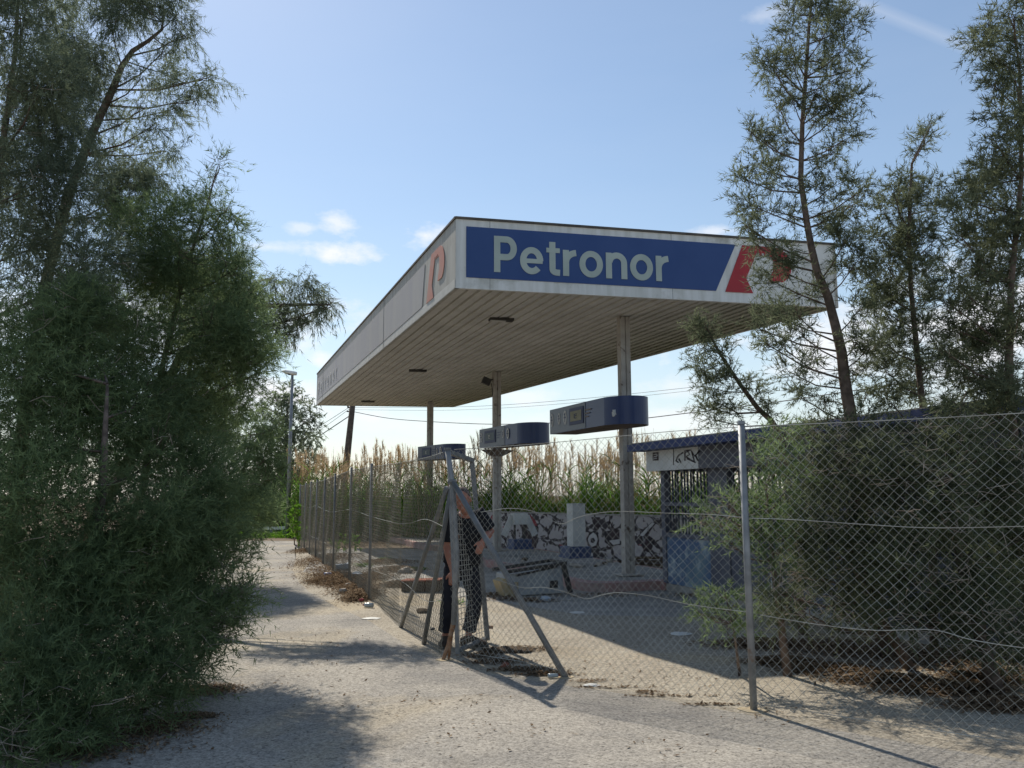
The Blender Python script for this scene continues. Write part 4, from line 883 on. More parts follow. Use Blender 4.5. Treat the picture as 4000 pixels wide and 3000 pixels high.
tree('feathery_tree', tuple(Vector((-4.5, 9.2, 0))), [Vector((-4.5, 9.2, 0)), at(560, 1900, 9), at(620, 1500, 9), at(700, 1150, 9), at(760, 950, 9), at(810, 800, 9), at(850, 650, 9)], .045,
     [(500, 950, 150), (620, 880, 110), (730, 850, 80), (700, 980, 130), (800, 780, 40), (845, 700, 22), (860, 640, 14), (870, 830, 45), (820, 900, 80), (880, 980, 75), (920, 1050, 60), (650, 1130, 180), (850, 1120, 110), (940, 1140, 75), (480, 1200, 180), (960, 1220, 75), (830, 1280, 140), (950, 1330, 90), (1010, 1370, 55), (650, 1380, 180), (860, 1430, 120), (960, 1460, 70), (1040, 1400, 40), (760, 1560, 140), (880, 1600, 90), (560, 1600, 170), (960, 1530, 40), (360, 1250, 160), (800, 1700, 100)], 8.8,
     'broad feathery tree with one thin leader shoot, reaching out over the road', 'tree', m_folg, 'feathery trees left of the road', tau=1.7, kw=dict(droop=-.05), jit=.5, extra=1, dead=120)
tree('feathery_tree', tuple(Vector((-7.2, 13.5, 0))), [Vector((-7.2, 13.5, 0)), at(560, 1700, 13.3), at(700, 1400, 13), at(900, 1230, 12.8), at(1040, 1195, 12.6), at(1180, 1190, 12.6), at(1290, 1190, 12.6)], .10,
     [(1020, 1130, 50), (1080, 1110, 42), (1060, 1200, 48), (1070, 1280, 40), (1100, 1260, 40), (1130, 1170, 36), (1165, 1120, 36), (1195, 1085, 32), (1215, 1130, 36), (1245, 1180, 45), (1290, 1200, 34), (1190, 1240, 40), (1150, 1215, 34), (1160, 1290, 24), (1225, 1255, 30), (1110, 1330, 25), (980, 1180, 60), (900, 1200, 80)], 12.6,
     'dark tree whose long drooping branch reaches out against the sky', 'tree', m_fol, 'feathery trees left of the road', tau=2.2, kw=dict(droop=-.55, L=.09, W=.009), jit=.2)
tree('feathery_shrub', tuple(Vector((-3.6, 6.4, 0))), [Vector((-3.7, 6.6, 0)), at(350, 2300, 6.6), at(400, 1900, 6.6), at(420, 1500, 6.7)], .09,
     [(100, 1350, 230, 7.2), (350, 1400, 200, 7.4), (550, 1550, 180, 7.6), (100, 1650, 260, 6.8), (350, 1750, 230, 7), (620, 1780, 190, 7.4), (760, 1850, 140, 7.8), (850, 1950, 110, 8), (120, 2000, 280, 6.4), (400, 2050, 240, 6.6), (650, 2080, 190, 7), (820, 2080, 110, 7.4), (880, 2180, 80, 7.4), (760, 2230, 140, 7.2), (550, 2280, 190, 6.6), (250, 2320, 240, 6.2), (40, 2350, 220, 6), (900, 2340, 75, 7), (940, 2300, 38, 7), (830, 2400, 100, 6.8), (690, 2450, 150, 6.5), (880, 2460, 60, 6.8), (480, 2520, 190, 6.1), (250, 2600, 200, 5.7), (60, 2620, 200, 5.4), (760, 2560, 75, 6.5), (630, 2640, 110, 6.1), (480, 2700, 110, 5.8), (300, 2760, 110, 5.4), (120, 2800, 110, 5.2), (20, 2880, 90, 5), (60, 2930, 70, 4.9), (200, 2890, 60, 5.1), (330, 2840, 60, 5.35), (600, 2760, 50, 5.9)], 6.6,
     'large dark shrub spilling over the road edge at the lower left', 'shrub', m_folg, 'feathery trees left of the road', tau=2.0, kw=dict(droop=-.05, L=.07), jit=.3, extra=1, dead=260)
tree('feathery_shrub', tuple(Vector((-6.0, 15, 0))), [Vector((-6.2, 15.3, 0)), at(930, 1950, 15), at(980, 1700, 15)], .07,
     [(930, 1700, 90), (1020, 1700, 55), (1080, 1670, 40), (970, 1790, 80), (1030, 1800, 60), (920, 1880, 110), (1010, 1900, 75), (1050, 1860, 45), (960, 2000, 90), (1020, 2010, 50), (870, 2060, 110), (960, 2090, 55), (890, 1600, 70)], 15,
     'mid green shrub beyond the big trees where the road bends', 'shrub', m_folg, None, tau=1.8, kw=dict(droop=-.05, W=.012, L=.10), jit=.5)
tree('feathery_tree', (-6.9, 17.5, 0), [Vector((-6.9, 17.5, 0)), at(720, 1600, 17.5), at(760, 1300, 17.3), at(800, 1050, 17.2)], .09,
     [(800, 1010, 70), (740, 1080, 80), (860, 1100, 70), (780, 1180, 90), (900, 1220, 80), (820, 1320, 90), (930, 1340, 60), (720, 1300, 90), (880, 1440, 80), (800, 1520, 90), (700, 960, 60), (880, 1010, 40), (930, 1150, 45), (650, 1150, 80), (840, 1640, 80), (930, 1060, 45, 18.6), (940, 1180, 45, 18.6), (890, 1120, 60, 19), (950, 1280, 40, 18), (920, 1000, 32, 19.6)], 17.2,
     'farther feathery tree seen only through gaps of the broad one', 'tree', m_fol, 'feathery trees left of the road', tau=1.9, kw=dict(W=.012, L=.10, tl=.3, droop=-.2), jit=.5)
# ---- far tree behind the street lamp
far = [(1040, 1590, 45), (1075, 1560, 35), (1130, 1560, 42), (1165, 1590, 40), (1200, 1640, 40), (1060, 1650, 55), (1130, 1660, 50), (1190, 1710, 42), (1060, 1730, 60), (1130, 1750, 45), (1200, 1780, 42), (1040, 1810, 70), (1120, 1830, 60), (1190, 1850, 55), (1230, 1830, 22), (1060, 1900, 60), (1150, 1910, 60), (1100, 1980, 60), (1020, 1960, 60)]
tree('leafy_tree', tuple(Vector((-10.8, 41, 0))), [Vector((-10.8, 41, 0)), at(1110, 1950, 41), at(1115, 1750, 41), at(1125, 1580, 41)], .22, far, 41,
     'dark bushy tree standing behind the street lamp', 'tree', m_fol, None, tau=2.0, kw=dict(L=.2, W=.05, tl=.5, droop=-.25), jit=1.2, limb=.05, extra=1)
mb = MB()
tree('hedge_bank', tuple(Vector((-9.5, 35.5, 0))), [Vector((-9.5, 36, 0)), at(1060, 2000, 36)], .08,
     [(960, 1960, 60), (1020, 1980, 55), (1080, 1990, 50), (1000, 2040, 45), (1070, 2035, 40), (1110, 2010, 40), (1140, 1960, 45), (930, 2030, 60), (1150, 2030, 35)], 36,
     'dark green hedge behind the white guard rail', 'hedge', m_folg, None, tau=2.4, kw=dict(L=.18, W=.04, tl=.5), jit=.5)
tree('leafy_shrub', tuple(v2(on(1150, 2128))), [on(1150, 2128), at(1150, 2040, 25.5), at(1155, 1950, 25.5)], .02,
     [(1150, 1965, 14), (1162, 1985, 18), (1140, 2010, 18), (1160, 2020, 18), (1145, 2050, 20), (1160, 2075, 18), (1148, 2100, 16), (1170, 2105, 14)], 25.4,
     'bright yellow-green shrub growing at the far end of the fence', 'shrub', m_bright, None, tau=1.5, kw=dict(L=.11, W=.055, tl=.2, M=8), jit=.15)
tree('leafy_shrub', tuple(v2(on(1350, 2150))), [on(1350, 2150), at(1350, 2120, 23.5)], .015,
     [(1330, 2130, 22), (1365, 2120, 24), (1390, 2125, 18), (1345, 2095, 16), (1310, 2140, 14)], 23.3,
     'low leafy shrub behind the middle of the long fence', 'shrub', m_bright, None, tau=1.3, kw=dict(L=.11, W=.05, tl=.2, M=8), jit=.2)
# ---- right side trees
tree('feathery_tree', tuple(Vector((3.55, 8.3, 0))), [Vector((3.55, 8.3, 0)), at(3385, 2100, 8.2), at(3345, 1800, 8.1), at(3318, 1592, 8), at(3300, 1484, 8), at(3288, 1375, 8), at(3264, 1273, 8), at(3234, 1158, 8), at(3192, 1062, 8), at(3168, 959, 8), at(3150, 857, 8), at(3128, 700, 8), at(3134, 488, 8), at(3147, 304, 8), at(3160, 108, 8), at(3174, -40, 8), at(3178, -150, 8)], .074,
     [(3190, 10, 80), (3270, 40, 50), (3095, 40, 45), (3320, 90, 45), (3080, 130, 42), (3040, 190, 32), (3230, 120, 55), (3300, 190, 42), (3210, 230, 45), (3010, 250, 30), (3090, 240, 50), (2985, 215, 22), (3050, 310, 45), (3260, 310, 45), (3330, 270, 28), (3320, 380, 38), (3240, 400, 48), (3190, 350, 30), (3100, 400, 35), (3040, 410, 30), (3270, 450, 45), (3190, 460, 38), (2925, 510, 30), (2985, 540, 40), (3060, 530, 45), (3310, 540, 28), (3250, 600, 42), (3200, 640, 32), (2960, 640, 45), (3030, 640, 48), (2915, 700, 32), (3060, 720, 42), (3270, 710, 36), (3190, 720, 30), (2930, 800, 42), (3000, 820, 45), (2910, 880, 28), (3080, 840, 30), (3250, 830, 45), (3330, 800, 50), (3370, 740, 30), (3220, 890, 40), (2950, 950, 32), (3020, 1000, 42), (3085, 970, 34), (3000, 1090, 36), (3060, 1060, 30), (3140, 1140, 42), (3100, 1220, 28), (3310, 930, 60), (3350, 1020, 60), (3290, 1060, 40), (3040, 1240, 42), (2955, 1280, 38), (2990, 1340, 34), (3120, 1300, 34), (3060, 1360, 32), (3080, 1450, 38), (3110, 1540, 42), (3170, 1400, 28), (3360, 1200, 55), (3400, 1350, 55), (3350, 1330, 38), (3350, 1460, 40), (3220, 1560, 36), (3390, 1530, 50)], 8.0,
     'tallest slender feathery tree, crossing in front of the right end of the canopy', 'tree', m_folr, 'feathery trees right of the canopy', tau=1.8, kw=dict(droop=.0, L=.06, W=.0078, tl=.17, spread=.19, sub=7), jit=.35, extra=1)
tree('feathery_tree', tuple(Vector((3.2, 9.6, 0))), [Vector((3.2, 9.6, 0)), at(3090, 2000, 9.5), at(3050, 1700, 9.5), at(3010, 1640, 9.5), at(2960, 1595, 9.5), at(2890, 1500, 9.4), at(2850, 1440, 9.4), at(2800, 1360, 9.4), at(2770, 1300, 9.4), at(2745, 1250, 9.4)], .05,
     [(2755, 1265, 40), (2720, 1290, 25), (2790, 1330, 44), (2735, 1360, 36), (2840, 1390, 40), (2750, 1430, 42), (2810, 1460, 32), (2870, 1470, 28), (2760, 1510, 42), (2920, 1490, 26), (2950, 1540, 34), (2800, 1570, 42), (2745, 1580, 32), (2870, 1590, 34), (2790, 1640, 36), (2990, 1590, 34)], 9.4,
     'small leaning feathery tree rising above the kiosk roof beside the fence post', 'tree', m_folr, 'feathery trees right of the canopy', tau=1.6, kw=dict(droop=.0, L=.06, W=.0085, tl=.17, spread=.2, sub=7), jit=.25, extra=1)
tree('feathery_tree', tuple(Vector((4.15, 8.6, 0))), [Vector((4.15, 8.6, 0)), at(3640, 1900, 8.5), at(3600, 1550, 8.4), at(3580, 1350, 8.4), at(3560, 1150, 8.4), at(3550, 950, 8.4), at(3555, 780, 8.4), at(3562, 640, 8.4), at(3600, 560, 8.4), at(3640, 480, 8.4)], .042,
     [(3635, 500, 14), (3615, 545, 14), (3590, 580, 12), (3545, 700, 40), (3610, 730, 36), (3490, 740, 36), (3560, 800, 50), (3640, 820, 36), (3450, 830, 38), (3500, 900, 60), (3600, 900, 55), (3420, 930, 40), (3660, 930, 34), (3550, 1000, 70), (3460, 1030, 55), (3400, 1080, 45), (3630, 1040, 50), (3500, 1130, 65), (3590, 1170, 60), (3430, 1200, 50), (3520, 1270, 60), (3620, 1290, 50), (3440, 1320, 50), (3540, 1390, 60), (3630, 1420, 50), (3460, 1450, 50), (3570, 1520, 60), (3470, 1560, 50)], 8.4,
     'middle feathery tree with a thin pointed leader, behind the right fence panel', 'tree', m_folr, 'feathery trees right of the canopy', tau=2.4, kw=dict(droop=.0, L=.06, W=.0078, tl=.17, spread=.2, sub=7), jit=.35, extra=1)
tree('feathery_tree', tuple(Vector((4.35, 7.3, 0))), [Vector((4.35, 7.3, 0)), at(3980, 1900, 7.2), at(3940, 1500, 7), at(3950, 1100, 7), at(3990, 700, 7), at(3985, 300, 7), at(3960, 80, 7)], .05,
     [(3850, 90, 34), (3835, 160, 26), (3880, 170, 30), (3960, 60, 50), (3990, 170, 60), (3900, 240, 40), (3960, 280, 60), (3880, 330, 30), (3990, 380, 60), (3900, 420, 42), (3960, 480, 70), (3880, 540, 50), (3990, 600, 70), (3870, 640, 60), (3940, 700, 80), (3790, 720, 36), (3840, 760, 55), (3760, 780, 32), (3920, 840, 80), (3800, 850, 55), (3990, 880, 70), (3860, 930, 70), (3750, 920, 40), (3950, 1000, 80), (3820, 1040, 70), (3730, 1060, 40), (3900, 1120, 80), (3780, 1160, 60), (3700, 1180, 36), (3990, 1180, 70), (3850, 1240, 80), (3740, 1290, 60), (3940, 1320, 80), (3810, 1370, 70), (3690, 1370, 45), (3890, 1450, 80), (3760, 1470, 60), (3980, 1480, 60), (3830, 1560, 70), (3720, 1570, 55), (3930, 1600, 70)], 7.0,
     'dense feathery tree cut by the right edge', 'tree', m_folr, 'feathery trees right of the canopy', tau=2.2, kw=dict(droop=.0, L=.06, W=.0078, tl=.17, spread=.2, sub=7), jit=.4, extra=1)
tree('feathery_shrub', tuple(Vector((2.35, 7.5, 0))), [Vector((2.35, 7.5, 0)), at(3020, 2200, 7.4), at(2990, 1900, 7.4)], .04,
     [(3010, 1730, 60), (3070, 1680, 50), (2980, 1800, 55), (3060, 1790, 65), (2990, 1880, 60), (3080, 1900, 70), (2900, 1950, 50), (2840, 1960, 40), (2780, 1990, 36), (2940, 2010, 60), (2800, 2060, 42), (2870, 2060, 55), (3030, 2020, 75), (2960, 2100, 50), (2840, 2110, 35), (3060, 2130, 70), (3010, 2220, 50), (2740, 2030, 22)], 7.35,
     'green shrub straddling the fence post in front of the kiosk', 'shrub', m_folg, 'shrubs behind the right fence', tau=1.25, kw=dict(L=.055, W=.008, tl=.17, droop=0), jit=.25, dead=60)
tree('feathery_shrub', tuple(v2(on(2890, 2640))), [on(2890, 2640), at(2870, 2480, 7.05), at(2840, 2340, 7.05)], .015,
     [(2835, 2325, 26), (2800, 2350, 24), (2870, 2355, 30), (2750, 2385, 22), (2810, 2400, 38), (2880, 2400, 40), (2840, 2440, 34), (2915, 2430, 30), (2740, 2395, 12)], 7.05,
     'small bright sprig of foliage low beside the fence post', 'shrub', m_folg, 'shrubs behind the right fence', tau=1.3, kw=dict(L=.055, W=.008, tl=.16, droop=.05), jit=.1)
tree('feathery_shrub', tuple(Vector((3.5, 7.7, 0))), [Vector((3.5, 7.7, 0)), at(3330, 2200, 7.6), at(3300, 1850, 7.5)], .05,
     [(3160, 1730, 70), (3260, 1700, 75), (3180, 1850, 90), (3300, 1830, 100), (3400, 1740, 85), (3160, 1980, 90), (3290, 1980, 110), (3410, 1900, 100), (3120, 2090, 70), (3250, 2120, 110), (3400, 2080, 110), (3140, 2230, 80), (3280, 2260, 110), (3040, 2320, 60), (3120, 2380, 60), (3420, 2250, 100), (3320, 2400, 80), (3050, 2400, 45)], 7.5,
     'dark tangled shrub just right of the fence post', 'shrub', m_folr, 'shrubs behind the right fence', tau=1.8, kw=dict(L=.06, W=.0085, tl=.17, droop=0, spread=.22, sub=7), jit=.4, extra=1, dead=260)
tree('feathery_shrub', tuple(Vector((3.8, 6.9, 0))), [Vector((3.8, 6.9, 0)), at(3750, 2200, 6.9), at(3720, 1850, 6.8)], .06,
     [(3510, 1720, 90), (3630, 1700, 90), (3760, 1690, 100), (3900, 1700, 110), (3530, 1880, 110), (3680, 1860, 120), (3830, 1860, 120), (3970, 1880, 110), (3560, 2060, 120), (3720, 2040, 130), (3880, 2050, 130), (4000, 2100, 110), (3580, 2240, 120), (3750, 2240, 130), (3920, 2260, 130), (3520, 2400, 90), (3680, 2420, 90), (3850, 2450, 100), (3980, 2440, 110), (3950, 2560, 60), (3780, 2530, 50)], 6.8,
     'thick dark shrub mass at the right edge behind the chain link', 'shrub', m_folr, 'shrubs behind the right fence', tau=1.8, kw=dict(L=.06, W=.0085, tl=.17, droop=0, spread=.22, sub=7), jit=.45, extra=1, dead=320)

# ------------------------------------------------------------------ reeds
def blades(base, d0, Lb, W, bend, segs=4):
    """bent tapering strips: arrays (n,3),(n,3),(n),(n),(n)"""
    n_ = len(base); side = unit(np.cross(d0, np.array([0, 0, 1.0])+rng.normal(size=(n_, 3))*.4)); hor = d0.copy(); hor[:, 2] = 0; hor = unit(hor+rng.normal(size=(n_, 3))*.05*np.array([1, 1, 0]))
    V = []; prev = None
    for s in range(segs+1):
        t = s/segs; p = base + d0*(Lb*t)[:, None] + hor*(bend*Lb*t*t*.8)[:, None] + np.array([0, 0, -1.0])*(bend*Lb*t**2.2*.9)[:, None]
        w_ = W*(1-t)**.7*(.35+.65*min(1, t*3+.3)); a_ = p-side*w_[:, None]*.5; b_ = p+side*w_[:, None]*.5
        if prev is not None: V.append(np.stack([prev[0], prev[1], b_, a_], axis=1))
        prev = (a_, b_)
    return np.concatenate(V)
m_reed = foliage_mat('reed_leaf', (.055, .125, .022), (.19, .33, .065), .5)
m_cane = foliage_mat('reed_cane', (.30, .22, .12), (.46, .35, .20), .3)
m_plume = foliage_mat('reed_plume', (.40, .29, .17), (.64, .50, .32), .45)
front = np.array([(-9.0, 33.0), (-7.0, 31.0), (-4.6, 29.2), (-1.4, 27.0), (1.8, 25.0), (4.4, 22.6), (8.5, 20.5)])
def along(n_, dep):
    seg = np.linalg.norm(np.diff(front, axis=0), axis=1); cs = np.concatenate([[0], np.cumsum(seg)]); s = rng.random(n_)*cs[-1]
    x_ = np.interp(s, cs, front[:, 0]); y_ = np.interp(s, cs, front[:, 1]); return np.stack([x_+.45*dep, y_+.9*dep, np.zeros(n_)], axis=1), s
reeds = thing('reed_bed', (0, 28, 0), 'tall bank of green reeds with dry tan plumes behind the forecourt', 'reeds'); reeds['kind'] = 'stuff'
n_ = 20000; dep = rng.random(n_)*2.6; b, s_al = along(n_, dep)
hb = rng.random(n_)**1.0*(1.35+.35*np.sin(s_al*1.9)+.25*np.sin(s_al*4.7)); b[:, 2] = hb
an = rng.random(n_)*2*np.pi; d0 = unit(np.stack([np.cos(an)*.42, np.sin(an)*.42, np.full(n_, 1.0)], axis=1))
V1 = blades(b, d0, .45+rng.random(n_)*.55, .022+rng.random(n_)*.022, .25+rng.random(n_)*.5)
tri_mesh('reed_leaves', V1, None, np.tile(rng.random(n_), 4), m_reed, reeds)
n_ = 1700; dep = rng.random(n_)*2.8; b, s_al = along(n_, dep); hs = 2.35+rng.random(n_)*.8 + .25*np.sin(s_al*1.3) + .25*np.sin(s_al*3.7+1); lean = rng.normal(size=(n_, 3))*.07 + .07*np.sin(s_al*2.3)[:, None]*np.array([1, 0, 0]); lean[:, 2] = 1; lean = unit(lean)
side = unit(np.cross(lean, rng.normal(size=(n_, 3)))); q = b+lean*hs[:, None]; wS = .0055
V2 = np.stack([b-side*wS, b+side*wS, q+side*wS*.5, q-side*wS*.5], axis=1); side2 = unit(np.cross(lean, side)); V3 = np.stack([b-side2*wS, b+side2*wS, q+side2*wS*.5, q-side2*wS*.5], axis=1)
tn = rng.random(n_); tri_mesh('canes', np.concatenate([V2, V3]), None, np.concatenate([tn, tn]), m_cane, reeds)
# taller green canes with broad leaves
n2 = 260; dep = rng.random(n2)*1.6; b2, s2_ = along(n2, dep); kk = np.repeat(np.arange(n2), 14); hh = rng.random(n2*14)*(.9+1.1*rng.random(n2))[kk] + .7
bb = b2[kk].copy(); bb[:, 2] = hh; an = rng.random(len(kk))*2*np.pi; d0 = unit(np.stack([np.cos(an)*.55, np.sin(an)*.55, np.ones(len(kk))], axis=1))
tri_mesh('green_cane_leaves', blades(bb, d0, .5+.4*rng.random(len(kk)), np.full(len(kk), .045), .25+.4*rng.random(len(kk))), None, np.tile(rng.random(len(kk))*.6, 4), m_reed, reeds)
# dead leaves hanging on canes
k = rng.integers(0, n_, 5200); t_ = .35+.6*rng.random(5200); bb = b[k]+(q[k]-b[k])*t_[:, None]; an = rng.random(5200)*2*np.pi
d0 = unit(np.stack([np.cos(an)*.6, np.sin(an)*.6, np.full(5200, .5)], axis=1)); tri_mesh('dry_leaves', blades(bb, d0, .2+.25*rng.random(5200), np.full(5200, .014), .7+.5*rng.random(5200)), None, np.tile(rng.random(5200), 4), m_cane, reeds)
# plumes
sel = np.where((np.sin(s_al*5.1)+np.sin(s_al*2.2+2) + rng.normal(size=n_)*.9) > .1)[0][:950]; Mp = 60; P = []; wind = unit(np.array([[.75, .1, .15]]))
qq = q[sel]; tt = rng.random((len(sel), Mp, 1)); bl = qq[:, None, :] - lean[sel][:, None, :]*tt*(.25+.3*rng.random((len(sel), 1, 1))); dd = unit(lean[sel][:, None, :]*.8 + wind[None]*.9*(tt) + rng.normal(size=(len(sel), Mp, 3))*.25)
sdd = unit(np.cross(dd, rng.normal(size=dd.shape))); LL = .07+.10*rng.random((len(sel), Mp, 1)); Vp = np.stack([bl-sdd*.006, bl+sdd*.006, bl+dd*LL*1.2], axis=2).reshape(-1, 3, 3)
tri_mesh('plumes', Vp, None, np.repeat(rng.random(len(sel)), Mp), m_plume, reeds)
# grass tufts by the guard rail
n_ = 5000; x_ = rng.uniform(-14, -7.9, n_); y_ = rng.uniform(31.5, 35, n_); b = np.stack([x_, y_, np.zeros(n_)], axis=1); an = rng.random(n_)*2*np.pi
d0 = unit(np.stack([np.cos(an)*.5, np.sin(an)*.5, np.ones(n_)], axis=1)); gr = tri_mesh('verge_grass', blades(b, d0, .15+.25*rng.random(n_), np.full(n_, .03), .4+.3*rng.random(n_), 3), None, np.tile(rng.random(n_), 3), m_bright, None)
tag(gr, 'bright green grass along the end of the road', 'grass', None, 'stuff')
# ------------------------------------------------------------------ far furniture
lp = v2(on(1122, 2097)); lamp = thing('street_lamp', tuple(lp), 'tall grey street lamp with a flat cobra head at the bend of the road', 'street lamp')
ltop = at(1142, 1466, lp.y)
mb = MB(); mb.tube([lp, lp.lerp(ltop, .5), ltop], [.09, .07, .05], 12); mb.build('pole', galv, lamp, smooth=True)
mb = MB(); mb.tube([lp, lp+Vector((0, 0, .1))], [.3, .2], 12); mb.build('base', m_dark, lamp)
h0 = at(1104, 1450, lp.y); h1 = at(1158, 1460, lp.y); mb = MB(); loft(mb, [h0, h0.lerp(h1, .25), h0.lerp(h1, .75), h1], [(.10, .04), (.15, .085), (.15, .09), (.10, .07)], 12, ref=(0, 0, 1)); mb.build('lamp_head', m_fascia, lamp, smooth=True)
mb = MB(); mb.box(h0.lerp(h1, .5)+Vector((0, -.05, -.08)), (.1, .12, .05), (1, 0, -.2)); mb.build('lens', m_dark, lamp)
gr_ = thing('guard_rail', tuple(at(1070, 2063, 33)), 'short pale guard rail beyond the end of the road', 'guard rail')
ga, gb_ = at(960, 2066, 33.5), at(1114, 2062, 33); mb = MB(); mb.bar(ga, gb_, .04, .12); mb.build('beam', m_tubew, gr_)
mb = MB()
for k in range(4): q = ga.lerp(gb_, k/3.2+.02); mb.bar(Vector((q.x, q.y+.05, 0)), Vector((q.x, q.y+.05, q.z)), .1)
mb.build('rail_post', galv, gr_)
# leaning utility pole and cables
YP = 37.0
m_wood = mat('pole_wood', (.15, .115, .09), (.09, .07, .055), .95, 8, .1)
u0 = at(1325, 2080, YP); u0 = Vector((u0.x, YP, 0)); u1 = at(1380, 1555, YP)
up_ = thing('utility_pole', tuple(u0), 'leaning brown wooden utility pole rising from the reeds', 'utility pole')
mb = MB(); mb.tube([u0, u0.lerp(u1, .5), u1], [.17, .15, .12], 10); mb.build('pole', m_wood, up_, smooth=True)
mb = MB(); a_ = at(1377, 1592, YP); mb.bar(a_+Vector((-.22, 0, 0)), a_+Vector((.1, 0, .0)), .06); mb.tube([a_+Vector((-.2, 0, 0)), a_+Vector((-.2, 0, .14))], .04, 8); mb.tube([at(1372, 1607, YP)-Vector((.2, 0, 0)), at(1372, 1607, YP)], .03, 6); mb.build('insulator', m_dark, up_)
m_cable = mat('cable', (.05, .05, .055), None, .6)
def cable(pts, r, label):
    P = [Vector(p) for p in pts]; mb = MB(); tension(mb, P, r); o = mb.build('overhead_cable', m_cable); tag(o, label, 'cable', 'overhead cables')
cable([at(1375, 1607, YP), at(1520, 1634, 36), at(1700, 1648, 34), at(1926, 1657, 31), at(2160, 1652, 29), at(2420, 1643, 27), at(2700, 1612, 25), at(3000, 1575, 23), at(3500, 1500, 20), at(4200, 1380, 17)], .013, 'thick sagging cable crossing behind the columns from the leaning pole')
cable([at(1366, 1592, YP), at(1700, 1591, 34), at(1960, 1582, 31), at(2300, 1555, 29), at(2700, 1513, 26), at(3100, 1470, 23), at(3600, 1400, 20), at(4200, 1300, 17)], .006, 'upper one of two thin parallel cables crossing the sky right of the pole')
cable([at(1368, 1600, YP), at(1700, 1603, 34), at(1960, 1594, 31), at(2300, 1568, 29), at(2700, 1526, 26), at(3100, 1484, 23), at(3600, 1416, 20), at(4200, 1318, 17)], .005, 'lower one of two thin parallel cables crossing the sky right of the pole')
cable([at(1372, 1620, YP), at(1300, 1668, 40), at(1220, 1720, 44), at(1100, 1790, 50)], .022, 'thick cable falling away left of the leaning pole')
cable([at(1362, 1592, YP), at(1300, 1632, 40), at(1225, 1680, 44), at(1100, 1760, 50)], .011, 'topmost thin cable left of the leaning pole')
cable([at(1364, 1598, YP), at(1300, 1645, 40), at(1225, 1697, 44), at(1100, 1780, 50)], .009, 'lower thin cable left of the leaning pole')

# ------------------------------------------------------------------ overturned dispenser cabinet
m_cab = mat('cabinet', (.40, .42, .42), (.32, .34, .35), .6, 3, .3, c3=(.2, .19, .18), scale3=4, th3=(.6, .75)); m_yel = mat('cabinet_end', (.42, .34, .20), (.33, .27, .17), .8, 6, .2)
ca = on(1990, 2335); cb_ = on(2222, 2322); cabi = thing('overturned_cabinet', tuple(v2((ca+cb_)/2)), 'overturned grey pump cabinet with a black frame lying on the forecourt', 'cabinet')
A_ = v2(ca); B_ = v2(cb_); dC = (B_-A_).normalized(); Bk = Vector((-dC.y, dC.x, 0)); zt0 = at(1990, 2245, A_.y).z; zt1 = at(2200, 2198, B_.y).z
mb = MB(); dp = .55
fr_ = [A_+Vector((0, 0, .02)), B_-dC*.07+Vector((0, 0, .02)), B_-dC*.12+Vector((0, 0, zt1-.06)), A_+Vector((0, 0, zt0))]; bk_ = [q+Bk*dp for q in fr_]
mb.add(fr_+bk_, [(0, 1, 2, 3), (5, 4, 7, 6), (3, 2, 6, 7), (1, 5, 6, 2), (4, 0, 3, 7), (0, 4, 5, 1)]); mb.build('housing', m_cab, cabi, bevel=.02)
mb = MB(); up1 = Vector((0, 0, 1))
mb.bar(A_-dC*.05+up1*(zt0+.04), B_-dC*.04+up1*(zt1+.0), .07, .05); mb.bar(A_-dC*.05+up1*(zt0+.04)+Bk*dp, B_-dC*.04+up1*zt1+Bk*dp, .05, .05)
mb.bar(B_-dC*.10+up1*zt1-Bk*.01, B_+dC*.02+up1*.03-Bk*.01, .06, .07); mb.bar(B_-dC*.05+up1*zt1, B_-dC*.05+up1*zt1+Bk*dp, .05, .05); mb.bar(A_+dC*.1+up1*(zt0-.02), B_-dC*.2+up1*(zt1-.05), .03, .03)
mb.build('frame', m_dark, cabi)
mb = MB(); mb.box(A_+dC*.06+up1*.12-Bk*.012, (.16, .02, .22), dC); mb.box(A_-dC*.09+up1*.16+Bk*.1, (.10, .3, .24), dC+Vector((0, 0, .35))); mb.build('end_panel', m_yel, cabi)
q = A_.lerp(B_, .74)+up1*.17; mb = MB(); mb.box(q-Bk*.004, (.14, .012, .11), dC); mb.build('opening', m_dark, cabi)

# ------------------------------------------------------------------ leaf litter and rubbish
m_leaf = foliage_mat('dry_leaf', (.10, .06, .035), (.28, .21, .14), .15)
def litter(name, px_list, n_each, label, size=.03, zs=.03, pile=1.0):
    Vs = []; Ts = []
    for (px, py, rx, ry) in px_list:
        c_ = on(px, py); k_ = c_.y/F; n_ = n_each; a_ = rng.normal(size=(n_, 2))*.5; depth_k = (on(px, py-ry).y-on(px, py+ry).y)/2
        c = np.stack([c_.x+a_[:, 0]*rx*k_, c_.y+a_[:, 1]*depth_k, .008+zs*rng.random(n_)*np.exp(-(a_**2).sum(1))*2], axis=1)
        d = unit(rng.normal(size=(n_, 3))*np.array([1, 1, .28])); s = unit(np.cross(d, np.array([0, 0, 1.0])+rng.normal(size=(n_, 3))*.25)); L_ = size*(.4+rng.random((n_, 1))); W_ = size*(.10+.22*rng.random((n_, 1)))
        c[:, 2] = np.maximum(c[:, 2], .012)
        Vs.append(np.stack([c-d*L_*.5, c+s*W_, c+d*L_*.5, c-s*W_], axis=1)); Ts.append(rng.random(n_))
    V = np.concatenate(Vs); V[:, :, 2] = np.maximum(V[:, :, 2], .0075); o = tri_mesh(name, V, None, np.concatenate(Ts), m_leaf, None); tag(o, label, 'leaf litter', None, 'stuff')
